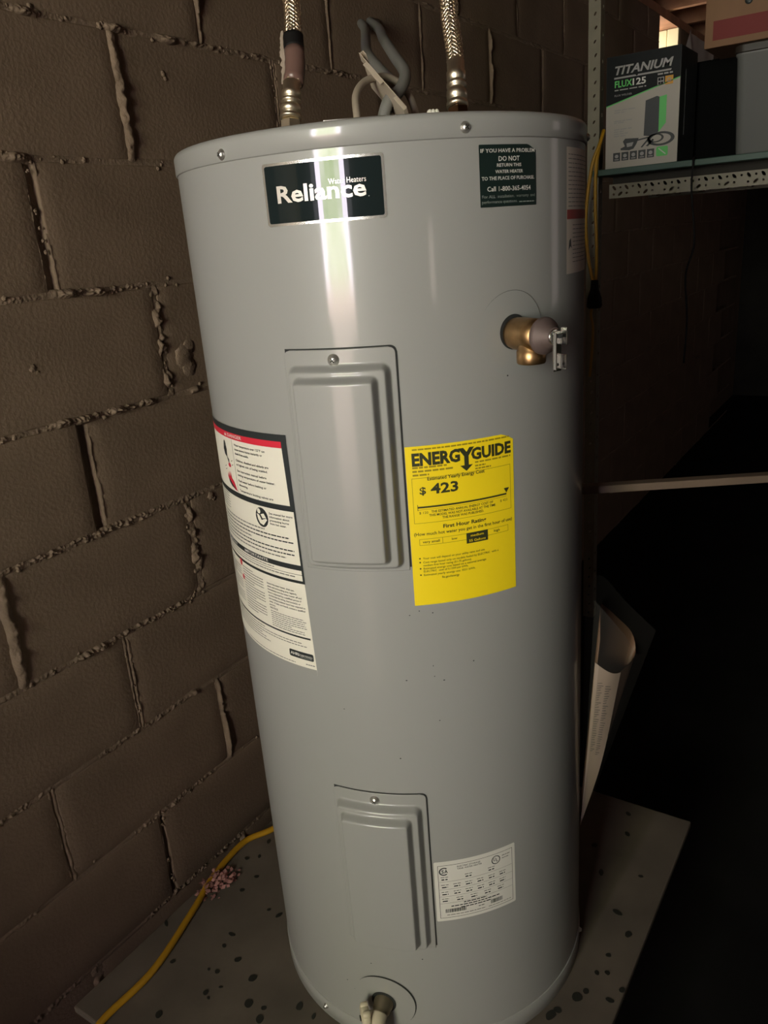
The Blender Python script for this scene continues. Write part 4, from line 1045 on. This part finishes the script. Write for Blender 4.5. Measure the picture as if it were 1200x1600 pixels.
# storage bin and the boxes above / behind it
bn = thing('storage_bin', 'grey plastic storage bin beside the welder carton on the shelf', 'bin', (1.80, -.24, shelf_z))
m = MB(); n = 40
def rrect(hx, hy, r, z, k=8):
    pts = []
    for cx, cy, a0 in ((hx - r, hy - r, 0), (-hx + r, hy - r, 90), (-hx + r, -hy + r, 180), (hx - r, -hy + r, 270)):
        for i in range(k + 1):
            a = (a0 + 90 * i / k) * R2D; pts.append(Vector((cx + r * math.cos(a), cy + r * math.sin(a), z)))
    return pts
secs = [rrect(.155, .143, .02, 0), rrect(.16, .148, .022, .008), rrect(.170, .158, .024, .262), rrect(.174, .162, .026, .267), rrect(.174, .162, .026, .272)]
vs = [v + Vector((.17, 0, 0)) for s_ in secs for v in s_]; k = len(secs[0])
fs = [(a * k + i, a * k + (i + 1) % k, (a + 1) * k + (i + 1) % k, (a + 1) * k + i) for a in range(len(secs) - 1) for i in range(k)] + [tuple(range(k))[::-1]]
m.add(vs, fs, BINGREY, True); m.build('bin_body', bn)
m = MB(); secs = [rrect(.172, .160, .026, .2725), rrect(.176, .164, .028, .2745), rrect(.176, .164, .028, .292), rrect(.165, .153, .025, .298)]
vs = [v + Vector((.17, 0, 0)) for s_ in secs for v in s_]
fs = [(a * k + i, a * k + (i + 1) % k, (a + 1) * k + (i + 1) % k, (a + 1) * k + i) for a in range(3) for i in range(k)] + [tuple(range(k))[::-1], tuple(3 * k + i for i in range(k))]
m.add(vs, fs, BINLID, False); m.build('bin_lid', bn)['label'] = 'bin lid coloured dark for the shadow under the tan carton'
rb = thing('carton', 'tan carton with a broad red stripe resting on the grey bin', 'carton', (1.80, -.17, shelf_z + .299))
m = MB(); m.box((0, -.22, 0), (.30, .178, .24), TAN); bevel(m.build('box_body', rb), .002)
m = MB(); m.box((-.0006, -.21, .018), (0, .155, .068), REDPRINT)
m.build('red_stripe', rb)['label'] = 'red printed stripe'
m = MB()
m.lathe([(.0105, 0), (.0105, .0008), (.003, .0009)], BLACKINK, frame_to((-.0004, .063, .104), (-1, 0, 0)), n=18); m.build('hand_hole', rb)
pr = Print(lambda u, v, l: Vector((-.0005 - .0002 * l, u, v)), 1)
pr.ring(.04, .235, .095, .085, .006, .006, BLACKINK, 1, 180, 330); pr.disc(.03, .20, .05, .035, REDPRINT, 1)
pr.build('printed_front', rb)
bc = thing('carton', 'carton coloured near-black for the shade between the welder carton and the grey bin', 'carton', (2.02, .13, shelf_z))  # its black stands in for the shaded gap behind the front boxes
m = MB(); m.box((0, -.195, 0), (.2, 0, .300), SHADECARTON); bevel(m.build('box_body', bc), .002)
for a, b in ((0, -.096), (-.099, -.195)):
    m = MB(); m.box((0, b, .300), (.2, a, .3025), SHADECARTON); m.build('box_flap', bc)
# milky plastic sheet hung on the wall past the vent window
m = MB()
def sheet(u, v):
    x = 3.72 + .62 * u; z = 2.04 - .55 * v
    return (x, W - .02 - .018 * noise.noise(Vector((u * 3, v * 3, 1))) - .02 * max(0, 1 - abs(u - v * .9) * 9), z)
m.grid(sheet, 24, 24, SHEET)
tag(m.build('plastic_sheet'), 'milky plastic sheet hung on the block wall past the vent window', 'plastic sheet')
# cords hanging from the shelf
yc = thing('hanging_cord', 'yellow cord hanging from the shelf post with a black plug end', 'cord', (1.745, .30, 1.42))
def Y(*a): return Vector(a) - Vector((1.745, .30, 1.42))
m = MB(); m.tube(spline([Y(1.765, .2905, 1.44), Y(1.74, .296, 1.399), Y(1.728, .316, 1.336), Y(1.728, .334, 1.203), Y(1.735, .332, 1.09), Y(1.74, .318, 1.0), Y(1.74, .309, .975)], 8), .0055, CORDY, 8); m.build('cord_strand', yc)
m = MB(); m.tube(spline([Y(1.765, .2925, 1.44), Y(1.735, .300, 1.37), Y(1.725, .303, 1.30), Y(1.728, .303, 1.20), Y(1.735, .300, 1.09), Y(1.74, .302, 1.0), Y(1.74, .305, .975)], 8), .0055, CORDY, 8); m.build('cord_strand', yc)
m = MB(); m.lathe([(.010, 0), (.012, -.004), (.014, -.03), (.024, -.06), (.026, -.085), (.020, -.092)], BLACKRUB, Matrix.Translation(Y(1.74, .307, .985)), n=18); m.build('plug', yc)['label'] = 'black plug end'
m = MB(); m.tube(spline([Y(1.74, .313, .90), Y(1.74, .318, .87), Y(1.74, .311, .83), Y(1.74, .312, .77), Y(1.74, .320, .66)], 8), .0045, CORDY, 8); m.build('cord_tail', yc)
cable('black_cord', [(1.76, .004, shelf_z + .003), (1.725, .004, shelf_z + .003), (1.715, .003, 1.30), (1.71, .002, 1.231), (1.70, -.015, 1.085), (1.70, .005, .992), (1.70, -.005, .857), (1.70, -.002, .72)], .003, BLACKRUB, 'thin black cord hanging over the front of the green shelf', 'cord')
# pale lath behind the heater, held on dark trestles
lath = thing('timber_rail', 'pale narrow timber rail running off to the right behind the heater', 'rail', (.2425, -.1683, .76))
m = MB(); a = Vector((0, 0, .0005)); d = (Vector((.3734, -.4451, .7656)) - Vector((.2053, -.198, .7695))).normalized()
p0 = Vector((.2053, -.198, .7625)) - d * .012 - Vector((.2425, -.1683, .76))
side = d.cross(Vector((0, 0, 1))).normalized(); upv = side.cross(d).normalized()
Mt = Matrix(((d.x, side.x, upv.x, p0.x), (d.y, side.y, upv.y, p0.y), (d.z, side.z, upv.z, p0.z), (0, 0, 0, 1)))
m.box((0, -.02, 0), (1.30, .0, .0125), PALEWOOD, Mt); bevel(m.build('rail_strip', lath), .0015)
for s_ in (.47, 1.15):
    p = p0 + d * s_ + side * -.01; zf = FLOOR_Z - .76
    m = MB(); m.box((p.x - .012, p.y - .012, zf), (p.x + .012, p.y + .012, p.z - .0015), BLACKRUB); m.build('stand', lath)['label'] = 'black stand under the rail'
